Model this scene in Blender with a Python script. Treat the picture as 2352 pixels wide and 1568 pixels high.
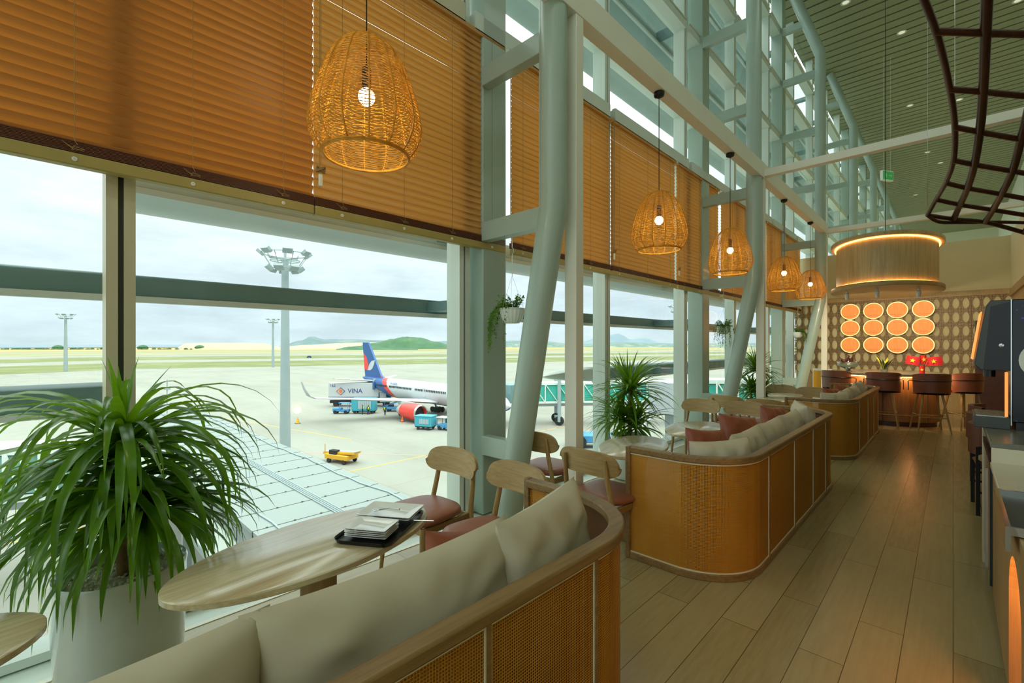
import bpy, bmesh, math, random
from mathutils import Vector, Matrix
C = bpy.context.scene.collection
PI = math.pi
random.seed(7)
for o in list(bpy.data.objects): bpy.data.objects.remove(o)

# ---------------------------------------------------------------- camera
cd = bpy.data.cameras.new('camera'); cam = bpy.data.objects.new('camera', cd); C.objects.link(cam)
cam.location = (0, 0, 1.55); cam.rotation_euler = (PI/2, 0, math.radians(44))
cd.sensor_width = 36; cd.lens = 16.06; cd.shift_y = 0.003; cd.clip_start = 0.05; cd.clip_end = 30000
bpy.context.scene.camera = cam

def lin(c):
    c = c/255
    return c/12.92 if c <= .04045 else ((c+.055)/1.055)**2.4
def rgb(r, g, b): return (lin(r), lin(g), lin(b), 1)

# ---------------------------------------------------------------- world, sun, exposure
W = bpy.data.worlds.new('world'); bpy.context.scene.world = W; W.use_nodes = True
nt = W.node_tree; N = nt.nodes; L = nt.links
for n in list(N): N.remove(n)
out = N.new('ShaderNodeOutputWorld'); bg = N.new('ShaderNodeBackground')
tc = N.new('ShaderNodeTexCoord'); sep = N.new('ShaderNodeSeparateXYZ')
L.new(tc.outputs['Generated'], sep.inputs[0])
ramp = N.new('ShaderNodeValToRGB'); L.new(sep.outputs['Z'], ramp.inputs[0])
e = ramp.color_ramp.elements
e[0].position = 0.0; e[0].color = rgb(206, 224, 229)
e[1].position = 1.0; e[1].color = (3.7, 4.2, 3.85, 1)
for p, c in ((.08, rgb(206, 224, 232)), (.2, rgb(224, 238, 240)), (.42, rgb(244, 252, 251)), (.6, (2.1, 2.36, 2.2, 1))):
    k = e.new(p); k.color = c
mp = N.new('ShaderNodeMapping'); mp.inputs['Scale'].default_value = (2.2, 2.2, 9); L.new(tc.outputs['Generated'], mp.inputs[0])
nz = N.new('ShaderNodeTexNoise'); nz.inputs['Scale'].default_value = 2.4; nz.inputs['Detail'].default_value = 8; nz.inputs['Roughness'].default_value = .62
L.new(mp.outputs[0], nz.inputs['Vector'])
cr = N.new('ShaderNodeValToRGB'); L.new(nz.outputs['Fac'], cr.inputs[0])
cr.color_ramp.elements[0].position = .35; cr.color_ramp.elements[0].color = (.86, .88, .89, 1)
cr.color_ramp.elements[1].position = .68; cr.color_ramp.elements[1].color = (1.1, 1.1, 1.09, 1)
mx = N.new('ShaderNodeMix'); mx.data_type = 'RGBA'; mx.blend_type = 'MULTIPLY'; mx.inputs[0].default_value = 1
L.new(ramp.outputs[0], mx.inputs[6]); L.new(cr.outputs[0], mx.inputs[7]); L.new(mx.outputs[2], bg.inputs[0])
bg.inputs[1].default_value = 1.0; L.new(bg.outputs[0], out.inputs[0])

sd = bpy.data.lights.new('sun', 'SUN'); sun = bpy.data.objects.new('sun', sd); C.objects.link(sun)
sd.energy = .3; sd.angle = math.radians(30); sd.color = (1, .95, .86)
sun.rotation_euler = (math.radians(8), math.radians(24), 0)
VS = bpy.context.scene.view_settings
bpy.context.scene.display_settings.display_device = 'sRGB'
VS.view_transform = 'Standard'; VS.look = 'None'; VS.gamma = 1; VS.use_curve_mapping = False; VS.exposure = 0.4

# ---------------------------------------------------------------- node helpers and materials
def rgbo(r, g, b): c = rgb(r, g, b); return (c[0]*.8, c[1]*.8, c[2]*.8, 1)
M = {}
def mat(name):
    m = bpy.data.materials.new(name); m.use_nodes = True; M[name] = m
    b = m.node_tree.nodes['Principled BSDF']
    return m, m.node_tree.nodes, m.node_tree.links, b
def texc(Nn, Ll, scale=(1,1,1), rot=(0,0,0), kind='Object'):
    t = Nn.new('ShaderNodeTexCoord'); p = Nn.new('ShaderNodeMapping'); p.inputs['Scale'].default_value = scale; p.inputs['Rotation'].default_value = rot
    Ll.new(t.outputs[kind], p.inputs[0]); return p.outputs[0]
def noise(Nn, Ll, vec, scale, detail=4, rough=.55):
    n = Nn.new('ShaderNodeTexNoise'); n.inputs['Scale'].default_value = scale; n.inputs['Detail'].default_value = detail; n.inputs['Roughness'].default_value = rough
    if vec: Ll.new(vec, n.inputs['Vector'])
    return n.outputs['Fac']
def rampn(Nn, Ll, fac, stops):
    r = Nn.new('ShaderNodeValToRGB'); Ll.new(fac, r.inputs[0]); el = r.color_ramp.elements
    el[0].position, el[0].color = stops[0]; el[1].position, el[1].color = stops[-1]
    for p, c in stops[1:-1]:
        k = el.new(p); k.color = c
    return r.outputs[0]
def bump(Nn, Ll, b, h, strength=.3, dist=.01):
    u = Nn.new('ShaderNodeBump'); u.inputs['Strength'].default_value = strength; u.inputs['Distance'].default_value = dist
    Ll.new(h, u.inputs['Height']); Ll.new(u.outputs[0], b.inputs['Normal'])
def math_(Nn, Ll, op, a, b=None):
    m = Nn.new('ShaderNodeMath'); m.operation = op
    for i, v in enumerate((a, b)):
        if v is None: continue
        if isinstance(v, (int, float)): m.inputs[i].default_value = v
        else: Ll.new(v, m.inputs[i])
    return m.outputs[0]
def plain(name, col, rough=.5, metal=0, var=.06, scale=8, emit=None, es=1, coat=0):
    m, Nn, Ll, b = mat(name)
    v = texc(Nn, Ll); f = noise(Nn, Ll, v, scale, 5)
    c0 = tuple(max(0, x*(1-var)) for x in col[:3])+(1,); c1 = tuple(min(1.6, x*(1+var)) for x in col[:3])+(1,)
    Ll.new(rampn(Nn, Ll, f, [(.3, c0), (.7, c1)]), b.inputs['Base Color'])
    b.inputs['Roughness'].default_value = rough; b.inputs['Metallic'].default_value = metal
    if coat: b.inputs['Coat Weight'].default_value = coat
    if emit: b.inputs['Emission Color'].default_value = emit; b.inputs['Emission Strength'].default_value = es
    return m
def wood(name, light, dark, scale=1.0, axis=0, rough=.45, grain=1.0):
    m, Nn, Ll, b = mat(name)
    s = [14, 14, 14]; s[axis] = 1.1
    v = texc(Nn, Ll, tuple(x*scale for x in s))
    f = noise(Nn, Ll, v, 2.2, 6, .6)
    w = Nn.new('ShaderNodeTexWave'); w.inputs['Scale'].default_value = .55; w.inputs['Distortion'].default_value = 5; w.inputs['Detail'].default_value = 3
    w.bands_direction = ['Y', 'X', 'X'][axis]; Ll.new(v, w.inputs['Vector'])
    k = math_(Nn, Ll, 'ADD', math_(Nn, Ll, 'MULTIPLY', f, .75), math_(Nn, Ll, 'MULTIPLY', w.outputs['Fac'], .25*grain))
    Ll.new(rampn(Nn, Ll, k, [(.28, dark), (.62, light)]), b.inputs['Base Color'])
    b.inputs['Roughness'].default_value = rough
    bump(Nn, Ll, b, k, .08, .003)
    return m

def wood(name, light, dark, scale=1.0, axis=0, rough=.45, grain=1.0):
    m, Nn, Ll, b = mat(name)
    s = [18, 18, 18]; s[axis] = .9
    v = texc(Nn, Ll, tuple(x*scale for x in s))
    f = noise(Nn, Ll, v, 3.2, 8, .68)
    s2 = [5, 5, 5]; s2[axis] = .5
    w = noise(Nn, Ll, texc(Nn, Ll, tuple(x*scale for x in s2)), 1.3, 3, .5)
    k = math_(Nn, Ll, 'ADD', math_(Nn, Ll, 'MULTIPLY', f, .62), math_(Nn, Ll, 'MULTIPLY', w, .38))
    Ll.new(rampn(Nn, Ll, k, [(.34, dark), (.6, light)]), b.inputs['Base Color'])
    b.inputs['Roughness'].default_value = rough
    bump(Nn, Ll, b, k, .08, .003)
    return m
wood('oak', rgb(172, 144, 92), rgb(132, 102, 58), 1, 2)
wood('oak_x', rgb(180, 154, 104), rgb(150, 122, 74), 1, 0)
wood('oak_top', rgb(204, 190, 152), rgb(166, 148, 108), .8, 1, .2)
M['oak_top'].node_tree.nodes['Principled BSDF'].inputs['Coat Weight'].default_value = .7; M['oak_top'].node_tree.nodes['Principled BSDF'].inputs['Coat Roughness'].default_value = .18
wood('oak_rail', rgb(150, 120, 72), rgb(106, 80, 44), 1, 1, .4)
wood('panel_oak', rgb(188, 158, 106), rgb(158, 128, 80), .6, 2)
wood('bar_wood', rgb(150, 110, 64), rgb(114, 78, 40), .6, 2)
wood('lattice_wood', rgb(158, 124, 74), rgb(128, 96, 52), .6, 2)
wood('drum_wood', rgb(196, 176, 128), rgb(160, 138, 92), .7, 2)
wood('dark_wood', rgb(78, 40, 22), rgb(46, 22, 12), 1, 1, .35)
plain('leather', rgb(146, 90, 68), .38, var=.07, scale=5)
plain('leather_dark', rgb(114, 66, 44), .4, var=.08, scale=6)
plain('terracotta', rgb(150, 80, 52), .45, var=.1, scale=6)
plain('steel_paint', rgb(168, 188, 176), .3, var=.03, scale=3, coat=.2)
plain('frame_paint', rgb(214, 226, 218), .4, var=.02, scale=3)
plain('white_paint', rgb(236, 236, 220), .42, var=.02, scale=3)
plain('mullion_tan', rgb(206, 200, 172), .4, var=.04, scale=4)
plain('seam_dark', rgb(70, 74, 66), .6)
plain('cream_wall', rgb(226, 214, 168), .8, var=.02, scale=2)
plain('cream_bright', rgb(230, 230, 205), .8, var=.02, scale=2)
plain('black_metal', rgb(22, 22, 22), .4, .3)
plain('black_plastic', rgb(14, 14, 16), .3)
plain('grey_plastic', rgb(70, 76, 72), .4)
plain('chrome', rgb(190, 195, 190), .16, 1)
plain('ceramic_white', rgb(232, 234, 228), .16, var=.01, coat=.5)
plain('pot_grey', rgb(204, 218, 212), .1, var=.03, coat=.6)
plain('gravel', rgb(232, 228, 210), .9, var=.3, scale=60)
plain('soil', rgb(60, 44, 30), .9, var=.3, scale=60)
plain('bark', rgb(150, 120, 84), .85, var=.3, scale=30)
plain('piping', rgb(228, 220, 186), .6)
plain('cord_tan', rgb(170, 140, 90), .7)
plain('blind_rail', rgb(176, 158, 92), .45, var=.05)
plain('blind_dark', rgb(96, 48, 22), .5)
plain('fin_grey', rgb(108, 138, 140), .5, var=.12, scale=2)
plain('fin_mid', rgb(150, 172, 168), .5, var=.05, scale=2)
plain('fin_white', rgb(214, 220, 214), .5, var=.04, scale=2)
plain('white_counter', rgb(222, 216, 190), .3, var=.02)
plain('counter_grey', rgb(120, 120, 104), .25, var=.06)
plain('rim_trim', rgb(200, 205, 190), .5)
plain('asphalt', rgb(150, 152, 150), .9, var=.08, scale=.2)
plain('mast_grey', rgbo(170, 186, 188), .45, var=.06, scale=.6)
plain('plane_white', rgbo(206, 210, 214), .3, var=.01)
plain('plane_blue', rgb(32, 84, 146), .3, var=.03)
plain('plane_red', rgb(226, 62, 54), .3, var=.03)
plain('plane_grey', rgbo(190, 196, 200), .4, var=.03)
plain('tyre', rgb(34, 36, 40), .8)
plain('sky_blue_paint', rgbo(70, 176, 196), .4, var=.05)
plain('mid_blue_paint', rgbo(70, 150, 205), .4, var=.05)
plain('yellow_paint', rgbo(238, 178, 40), .45, var=.05)
plain('orange_paint', rgb(240, 110, 50), .5)
plain('hivis', rgb(196, 214, 40), .7)
plain('navy_cloth', rgb(28, 34, 52), .8)
plain('skin', rgb(170, 120, 90), .6)
plain('dark_glass', rgb(40, 60, 66), .12)
plain('green_glass', rgbo(74, 190, 172), .12, var=.12, scale=.6)
plain('roof_panel', rgbo(142, 152, 149), .5, var=.02, scale=1)
plain('lens_white', rgb(236, 240, 226), .3)
plain('flag_red', rgb(206, 28, 36), .7)
plain('flag_yellow', rgb(250, 214, 40), .7)
plain('snake_green', rgb(40, 62, 26), .5, var=.2, scale=30)
plain('snake_edge', rgb(190, 180, 60), .5)
plain('bottle_glass', rgb(70, 30, 20), .15)
plain('sand', rgbo(186, 174, 146), .95, var=.05, scale=.01)
plain('text_blue', rgb(46, 62, 130), .5)
plain('text_orange', rgb(232, 112, 52), .5)
plain('sea_water', rgbo(104, 130, 146), .3, var=.03, scale=.01)
plain('exit_green', rgb(30, 120, 60), .4, emit=rgb(30, 130, 60), es=.5)
plain('bulb', rgb(255, 240, 210), .4, emit=(1, .86, .6, 1), es=9)
plain('led_strip', rgb(255, 170, 80), .4, emit=(1, .42, .10, 1), es=5)
plain('rim_glow', rgb(255, 220, 150), .4, emit=(1, .62, .22, 1), es=1.2)
plain('screen_orange', rgb(255, 140, 60), .3, emit=(1, .32, .07, 1), es=.8)
plain('led_blue', rgb(30, 60, 160), .3, emit=rgb(40, 80, 190), es=.5)
plain('spot_lens', rgb(225, 225, 200), .3, emit=(1, .9, .7, 1), es=.35)

# lit wooden discs: a thin veneer lamp face glowing from behind
m, Nn, Ll, b = mat('disc_face'); v = texc(Nn, Ll, (30, 30, 2)); f = noise(Nn, Ll, v, 1.5, 4)
c = rampn(Nn, Ll, f, [(.3, rgb(214, 124, 56)), (.7, rgb(230, 142, 68))])
Ll.new(c, b.inputs['Base Color']); Ll.new(c, b.inputs['Emission Color']); b.inputs['Emission Strength'].default_value = .62; b.inputs['Roughness'].default_value = .5

# floor planks
m, Nn, Ll, b = mat('floor_planks')
v = texc(Nn, Ll, (1, 1, 1), (0, 0, PI/2))
br = Nn.new('ShaderNodeTexBrick'); br.inputs['Scale'].default_value = 1; br.inputs['Brick Width'].default_value = 1.35; br.inputs['Row Height'].default_value = .19
br.inputs['Mortar Size'].default_value = .0022; br.inputs['Mortar Smooth'].default_value = .2; br.offset = .37; br.inputs['Bias'].default_value = 0
br.inputs['Color1'].default_value = (0, 0, 0, 1); br.inputs['Color2'].default_value = (1, 1, 1, 1); br.inputs['Mortar'].default_value = (.5, .5, .5, 1)
Ll.new(v, br.inputs['Vector'])
v2 = texc(Nn, Ll, (16, 1.3, 1)); g = noise(Nn, Ll, v2, 2.4, 7, .65)
k = math_(Nn, Ll, 'ADD', math_(Nn, Ll, 'MULTIPLY', g, .7), math_(Nn, Ll, 'MULTIPLY', br.outputs['Color'], .3))
col = rampn(Nn, Ll, k, [(.25, rgb(148, 134, 92)), (.5, rgb(166, 153, 108)), (.8, rgb(178, 166, 122))])
mxn = Nn.new('ShaderNodeMix'); mxn.data_type = 'RGBA'; Ll.new(br.outputs['Fac'], mxn.inputs[0]); Ll.new(col, mxn.inputs[6]); mxn.inputs[7].default_value = rgb(96, 84, 56)
Ll.new(mxn.outputs[2], b.inputs['Base Color']); b.inputs['Roughness'].default_value = .24; b.inputs['Specular IOR Level'].default_value = .75
bump(Nn, Ll, b, math_(Nn, Ll, 'SUBTRACT', math_(Nn, Ll, 'MULTIPLY', g, .12), br.outputs['Fac']), .25, .002)

# rattan weave (UV in metres): small open holes between strands
def rattan(name, pitch=.0095, open_=True, c1=rgb(238, 182, 72), c2=rgb(206, 142, 44)):
    m, Nn, Ll, b = mat(name)
    t = Nn.new('ShaderNodeTexCoord'); s = Nn.new('ShaderNodeSeparateXYZ'); Ll.new(t.outputs['UV'], s.inputs[0])
    q = 2*PI/pitch
    a = math_(Nn, Ll, 'ABSOLUTE', math_(Nn, Ll, 'SINE', math_(Nn, Ll, 'MULTIPLY', s.outputs[0], q/2)))
    c = math_(Nn, Ll, 'ABSOLUTE', math_(Nn, Ll, 'SINE', math_(Nn, Ll, 'MULTIPLY', s.outputs[1], q/2)))
    h = math_(Nn, Ll, 'MULTIPLY', a, c)
    hole = math_(Nn, Ll, 'GREATER_THAN', h, .5)
    mp = Nn.new('ShaderNodeMapping'); mp.inputs['Scale'].default_value = (3, 60, 1); Ll.new(t.outputs['UV'], mp.inputs[0])
    n = noise(Nn, Ll, mp.outputs[0], 3, 5, .6)
    big = noise(Nn, Ll, texc(Nn, Ll), 3, 3)
    k = math_(Nn, Ll, 'ADD', math_(Nn, Ll, 'MULTIPLY', n, .6), math_(Nn, Ll, 'MULTIPLY', big, .4))
    Ll.new(rampn(Nn, Ll, k, [(.3, c2), (.7, c1)]), b.inputs['Base Color'])
    b.inputs['Roughness'].default_value = .42
    bump(Nn, Ll, b, math_(Nn, Ll, 'SUBTRACT', 1, h), .6, .003)
    o = Nn['Material Output']
    tr = Nn.new('ShaderNodeBsdfTransparent'); tl = Nn.new('ShaderNodeBsdfTranslucent'); tl.inputs[0].default_value = c1
    m1 = Nn.new('ShaderNodeMixShader'); m1.inputs[0].default_value = .3; Ll.new(b.outputs[0], m1.inputs[1]); Ll.new(tl.outputs[0], m1.inputs[2])
    m2 = Nn.new('ShaderNodeMixShader'); Ll.new(hole, m2.inputs[0]); Ll.new(m1.outputs[0], m2.inputs[1])
    Ll.new(tr.outputs[0], m2.inputs[2]); Ll.new(m2.outputs[0], o.inputs[0])
rattan('rattan')
plain('rattan_backing', rgb(104, 68, 30), .8)

# woven lamp shade strands and blinds: let light through
def transl(name, c1, c2, mix, rough=.5, scale=(1, 1, 1), ns=20, coltl=None):
    m, Nn, Ll, b = mat(name)
    v = texc(Nn, Ll, scale); f = noise(Nn, Ll, v, ns, 5, .6)
    cc = rampn(Nn, Ll, f, [(.32, c2), (.68, c1)]); Ll.new(cc, b.inputs['Base Color']); b.inputs['Roughness'].default_value = rough
    tl = Nn.new('ShaderNodeBsdfTranslucent')
    if coltl: tl.inputs[0].default_value = coltl
    else: Ll.new(cc, tl.inputs[0])
    s = Nn.new('ShaderNodeMixShader'); s.inputs[0].default_value = mix; Ll.new(b.outputs[0], s.inputs[1]); Ll.new(tl.outputs[0], s.inputs[2])
    Ll.new(s.outputs[0], Nn['Material Output'].inputs[0])
transl('shade_rattan', rgb(240, 190, 70), rgb(208, 152, 40), .35, .5, ns=12)
transl('blind_slat', rgb(230, 184, 118), rgb(210, 160, 94), .42, .36, (4, .6, 60), 3, rgb(246, 208, 134))
transl('blind_slat_closed', rgb(214, 160, 98), rgb(192, 136, 76), .44, .34, (4, .6, 60), 3, rgb(244, 196, 122))
transl('leaf', rgb(100, 146, 36), rgb(38, 84, 22), .32, .26, ns=6, coltl=rgb(140, 190, 30))
transl('leaf_small', rgb(96, 140, 40), rgb(56, 104, 30), .3, .4, ns=10, coltl=rgb(150, 190, 40))
transl('beige_cloth', rgb(212, 206, 180), rgb(202, 194, 166), .02, .62, ns=2)

m, Nn, Ll, b = mat('dotted_black')
t_ = Nn.new('ShaderNodeTexCoord'); vo = Nn.new('ShaderNodeTexVoronoi'); vo.inputs['Scale'].default_value = 38; vo.inputs['Randomness'].default_value = .35; Ll.new(t_.outputs['Object'], vo.inputs['Vector'])
sz = Nn.new('ShaderNodeSeparateXYZ'); Ll.new(t_.outputs['Object'], sz.inputs[0])
edge = math_(Nn, Ll, 'GREATER_THAN', math_(Nn, Ll, 'ABSOLUTE', math_(Nn, Ll, 'SUBTRACT', sz.outputs[2], .42)), .27)
dot = math_(Nn, Ll, 'MULTIPLY', math_(Nn, Ll, 'LESS_THAN', vo.outputs['Distance'], .36), edge)
rnd_ = math_(Nn, Ll, 'MULTIPLY', dot, math_(Nn, Ll, 'MULTIPLY', noise(Nn, Ll, t_.outputs['Object'], 9, 2), 1.0))
b.inputs['Base Color'].default_value = rgb(14, 14, 16); b.inputs['Roughness'].default_value = .2
mc = Nn.new('ShaderNodeMix'); mc.data_type = 'RGBA'; Ll.new(rnd_, mc.inputs[0]); mc.inputs[6].default_value = rgb(14, 14, 18); mc.inputs[7].default_value = rgb(50, 90, 220); Ll.new(mc.outputs[2], b.inputs['Base Color'])
Ll.new(mc.outputs[2], b.inputs['Emission Color']); Ll.new(math_(Nn, Ll, 'MULTIPLY', rnd_, .25), b.inputs['Emission Strength'])

# window glass
m, Nn, Ll, b = mat('window_glass'); Nn.remove(b)
tr = Nn.new('ShaderNodeBsdfTransparent'); tr.inputs[0].default_value = (.975, .99, .985, 1)
gl = Nn.new('ShaderNodeBsdfGlossy'); gl.inputs['Roughness'].default_value = .02; gl.inputs[0].default_value = (.9, 1, .97, 1)
lw = Nn.new('ShaderNodeLayerWeight'); lw.inputs['Blend'].default_value = .5
fr = Nn.new('ShaderNodeMath'); fr.operation = 'MULTIPLY_ADD'; fr.inputs[1].default_value = .30; fr.inputs[2].default_value = .018
Ll.new(math_(Nn, Ll, 'POWER', lw.outputs['Facing'], 5.0), fr.inputs[0])
mm = Nn.new('ShaderNodeMixShader'); Ll.new(fr.outputs[0], mm.inputs[0]); Ll.new(tr.outputs[0], mm.inputs[1]); Ll.new(gl.outputs[0], mm.inputs[2]); Ll.new(mm.outputs[0], Nn['Material Output'].inputs[0])

# concrete apron with slab joints
m, Nn, Ll, b = mat('concrete')
v = texc(Nn, Ll); f = noise(Nn, Ll, v, .05, 8, .65)
v2 = texc(Nn, Ll, (.02, .12, 1)); f2 = noise(Nn, Ll, v2, 1.2, 6, .6)
k = math_(Nn, Ll, 'ADD', math_(Nn, Ll, 'MULTIPLY', f, .6), math_(Nn, Ll, 'MULTIPLY', f2, .4))
br = Nn.new('ShaderNodeTexBrick'); br.offset = 0; br.inputs['Scale'].default_value = 1; br.inputs['Brick Width'].default_value = 7.5; br.inputs['Row Height'].default_value = 7.5; br.inputs['Mortar Size'].default_value = .035; Ll.new(v, br.inputs['Vector'])
col = rampn(Nn, Ll, k, [(.3, rgbo(136, 136, 125)), (.5, rgbo(152, 152, 142)), (.7, rgbo(160, 160, 151))])
mxn = Nn.new('ShaderNodeMix'); mxn.data_type = 'RGBA'; Ll.new(math_(Nn, Ll, 'MULTIPLY', br.outputs['Fac'], .6), mxn.inputs[0]); Ll.new(col, mxn.inputs[6]); mxn.inputs[7].default_value = rgb(110, 108, 90)
Ll.new(mxn.outputs[2], b.inputs['Base Color']); b.inputs['Roughness'].default_value = .9

def ground_mat(name, stops, sc=.01, sx=(1, 1, 1), det=10):
    m, Nn, Ll, b = mat(name); v = texc(Nn, Ll, sx); f = noise(Nn, Ll, v, sc, det, .7)
    Ll.new(rampn(Nn, Ll, f, stops), b.inputs['Base Color']); b.inputs['Roughness'].default_value = .95
ground_mat('grass', [(.3, rgbo(96, 108, 56)), (.5, rgbo(118, 126, 72)), (.66, rgbo(150, 148, 112))], .05, (1, .5, 1))
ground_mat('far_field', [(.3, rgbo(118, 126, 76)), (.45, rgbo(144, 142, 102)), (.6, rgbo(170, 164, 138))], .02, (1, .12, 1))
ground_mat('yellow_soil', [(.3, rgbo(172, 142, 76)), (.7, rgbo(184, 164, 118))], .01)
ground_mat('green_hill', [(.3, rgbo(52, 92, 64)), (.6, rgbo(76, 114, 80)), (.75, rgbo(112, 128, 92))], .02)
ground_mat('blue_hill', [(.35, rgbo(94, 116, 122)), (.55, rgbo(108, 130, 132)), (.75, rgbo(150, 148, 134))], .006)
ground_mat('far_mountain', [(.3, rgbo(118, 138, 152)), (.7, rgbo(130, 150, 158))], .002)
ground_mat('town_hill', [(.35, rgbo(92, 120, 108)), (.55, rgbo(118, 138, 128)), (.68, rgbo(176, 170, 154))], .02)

# ---------------------------------------------------------------- mesh builder
class MB:
    def __init__(s): s.v = []; s.f = []; s.uv = {}; s.mi = []; s.cur = 0
    def add(s, vs, fs, M_=None, uv=None):
        o = len(s.v)
        s.v += [tuple(M_ @ Vector(p)) if M_ else tuple(p) for p in vs]
        for i, f in enumerate(fs):
            if uv: s.uv[len(s.f)] = uv[i]
            s.f.append(tuple(o+j for j in f)); s.mi.append(s.cur)
        return s
    def box(s, x0, y0, z0, x1, y1, z1, M_=None):
        vs = [(x, y, z) for x in (x0, x1) for y in (y0, y1) for z in (z0, z1)]
        return s.add(vs, [(0,1,3,2), (4,6,7,5), (0,4,5,1), (2,3,7,6), (0,2,6,4), (1,5,7,3)], M_)
    def bar(s, p0, p1, w, h, up=(0,0,1)):
        p0 = Vector(p0); p1 = Vector(p1); d = (p1-p0); l = d.length; d.normalize(); u = Vector(up)
        if abs(d.dot(u)) > .98: u = Vector((0,1,0))
        r = d.cross(u).normalized(); u = r.cross(d)
        return s.add([p0+r*a*w/2+u*b*h/2 if e == 0 else p1+r*a*w/2+u*b*h/2 for e in (0,1) for a, b in ((-1,-1), (1,-1), (1,1), (-1,1))],
                     [(3,2,1,0), (4,5,6,7), (0,1,5,4), (1,2,6,5), (2,3,7,6), (3,0,4,7)])
    def tube(s, pts, r, n=8, cap=True, closed=False):
        pts = [Vector(p) for p in pts]; k = len(pts); rs = r if isinstance(r, (list, tuple)) else [r]*k
        vs = []; prev = None
        for i, p in enumerate(pts):
            if closed: d = pts[(i+1) % k]-pts[i-1]
            else: d = pts[min(i+1, k-1)]-pts[max(i-1, 0)]
            d.normalize()
            if prev is None:
                a = Vector((0,0,1)) if abs(d.z) < .9 else Vector((1,0,0))
                prev = d.cross(a).normalized()
            u = (prev-d*prev.dot(d)).normalized(); prev = u; w = d.cross(u)
            for j in range(n):
                t = 2*PI*j/n; vs.append(p+(u*math.cos(t)+w*math.sin(t))*rs[i])
        fs = []
        for i in range(k if closed else k-1):
            for j in range(n):
                a = i*n+j; b = i*n+(j+1) % n; i2 = ((i+1) % k)*n
                fs.append((a, b, i2+(j+1) % n, i2+j))
        if cap and not closed: fs += [tuple(range(n))[::-1], tuple((k-1)*n+j for j in range(n))]
        return s.add(vs, fs)
    def lathe(s, prof, n=24, c=(0,0,0), M_=None, cap=True, sx=1, sy=1):
        if len(prof) > 2 and prof[-1][0] < 1e-5 and abs(prof[-1][1]-prof[-2][1]) < 1e-5: prof = prof[:-1]; tail = True
        else: tail = False
        if len(prof) > 2 and prof[0][0] < 1e-5 and abs(prof[0][1]-prof[1][1]) < 1e-5: prof = prof[1:]; head = True
        else: head = False
        vs = []; fs = []
        for (r, z) in prof:
            for j in range(n):
                t = 2*PI*j/n; vs.append((c[0]+r*math.cos(t)*sx, c[1]+r*math.sin(t)*sy, c[2]+z))
        for i in range(len(prof)-1):
            for j in range(n): fs.append((i*n+j, i*n+(j+1) % n, (i+1)*n+(j+1) % n, (i+1)*n+j))
        if True:
            if (cap or head) and prof[0][0] > 1e-5: fs.append(tuple(range(n))[::-1])
            if (cap or tail) and prof[-1][0] > 1e-5: fs.append(tuple((len(prof)-1)*n+j for j in range(n)))
        return s.add(vs, fs, M_)
    def prism(s, poly, z0, z1, M_=None):
        n = len(poly); vs = [(x, y, z0) for x, y in poly]+[(x, y, z1) for x, y in poly]
        return s.add(vs, [tuple(range(n))[::-1], tuple(n+i for i in range(n))]+[(i, (i+1) % n, n+(i+1) % n, n+i) for i in range(n)], M_)
    def grid(s, fn, nu, nv, uvs=None, M_=None):
        vs = [fn(i/nu, j/nv) for i in range(nu+1) for j in range(nv+1)]
        fs = []; uv = []
        for i in range(nu):
            for j in range(nv):
                q = (i*(nv+1)+j, (i+1)*(nv+1)+j, (i+1)*(nv+1)+j+1, i*(nv+1)+j+1); fs.append(q)
                if uvs: uv.append([uvs(a/nu, b/nv) for a, b in ((i, j), (i+1, j), (i+1, j+1), (i, j+1))])
        return s.add(vs, fs, M_, uv if uvs else None)
    def ell(s, c, r, n=14, m=9, M_=None):
        vs = []; fs = []
        for i in range(m+1):
            a = PI*i/m
            for j in range(n):
                t = 2*PI*j/n; vs.append((c[0]+r[0]*math.sin(a)*math.cos(t), c[1]+r[1]*math.sin(a)*math.sin(t), c[2]-r[2]*math.cos(a)))
        for i in range(m):
            for j in range(n): fs.append((i*n+j, i*n+(j+1) % n, (i+1)*n+(j+1) % n, (i+1)*n+j))
        return s.add(vs, fs, M_)
    def build(s, name, mats, parent=None, loc=None, smooth=40, bevel=0, rot=None, subsurf=0):
        me = bpy.data.meshes.new(name); me.from_pydata(s.v, [], s.f); me.validate(verbose=False) if False else None
        if s.uv and len(me.polygons) == len(s.f):
            l = me.uv_layers.new(name='UVMap')
            for pi_, u in s.uv.items():
                for li, c in zip(me.polygons[pi_].loop_indices, u): l.data[li].uv = c
        if not isinstance(mats, (list, tuple)): mats = [mats]
        for q in mats: me.materials.append(M[q])
        if len(mats) > 1:
            for p, i in zip(me.polygons, s.mi): p.material_index = i
        if smooth:
            for p in me.polygons: p.use_smooth = True
            if smooth < 180: me.set_sharp_from_angle(angle=math.radians(smooth))
        me.update()
        o = bpy.data.objects.new(name, me); C.objects.link(o)
        if parent: o.parent = parent
        if loc: o.location = loc
        if rot: o.rotation_euler = rot
        if bevel:
            b = o.modifiers.new('bevel', 'BEVEL'); b.width = bevel; b.segments = 2; b.limit_method = 'ANGLE'; b.angle_limit = math.radians(50)
        if subsurf:
            b = o.modifiers.new('sub', 'SUBSURF'); b.levels = subsurf; b.render_levels = subsurf
        return o
def tag(o, label=None, cat=None, group=None, kind=None):
    if label: o['label'] = label
    if cat: o['category'] = cat
    if group: o['group'] = group
    if kind: o['kind'] = kind
    return o
def thing(name, label, cat, loc=(0,0,0), rz=0, group=None, scale=None):
    o = bpy.data.objects.new(name, None); C.objects.link(o); o.location = loc; o.rotation_euler = (0, 0, rz); o.empty_display_size = .2
    if scale: o.scale = (scale,)*3
    return tag(o, label, cat, group)
def copy_tree(o, parent=None):
    c = o.copy(); C.objects.link(c); c.parent = parent
    for ch in list(o.children): copy_tree(ch, c)
    return c
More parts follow.
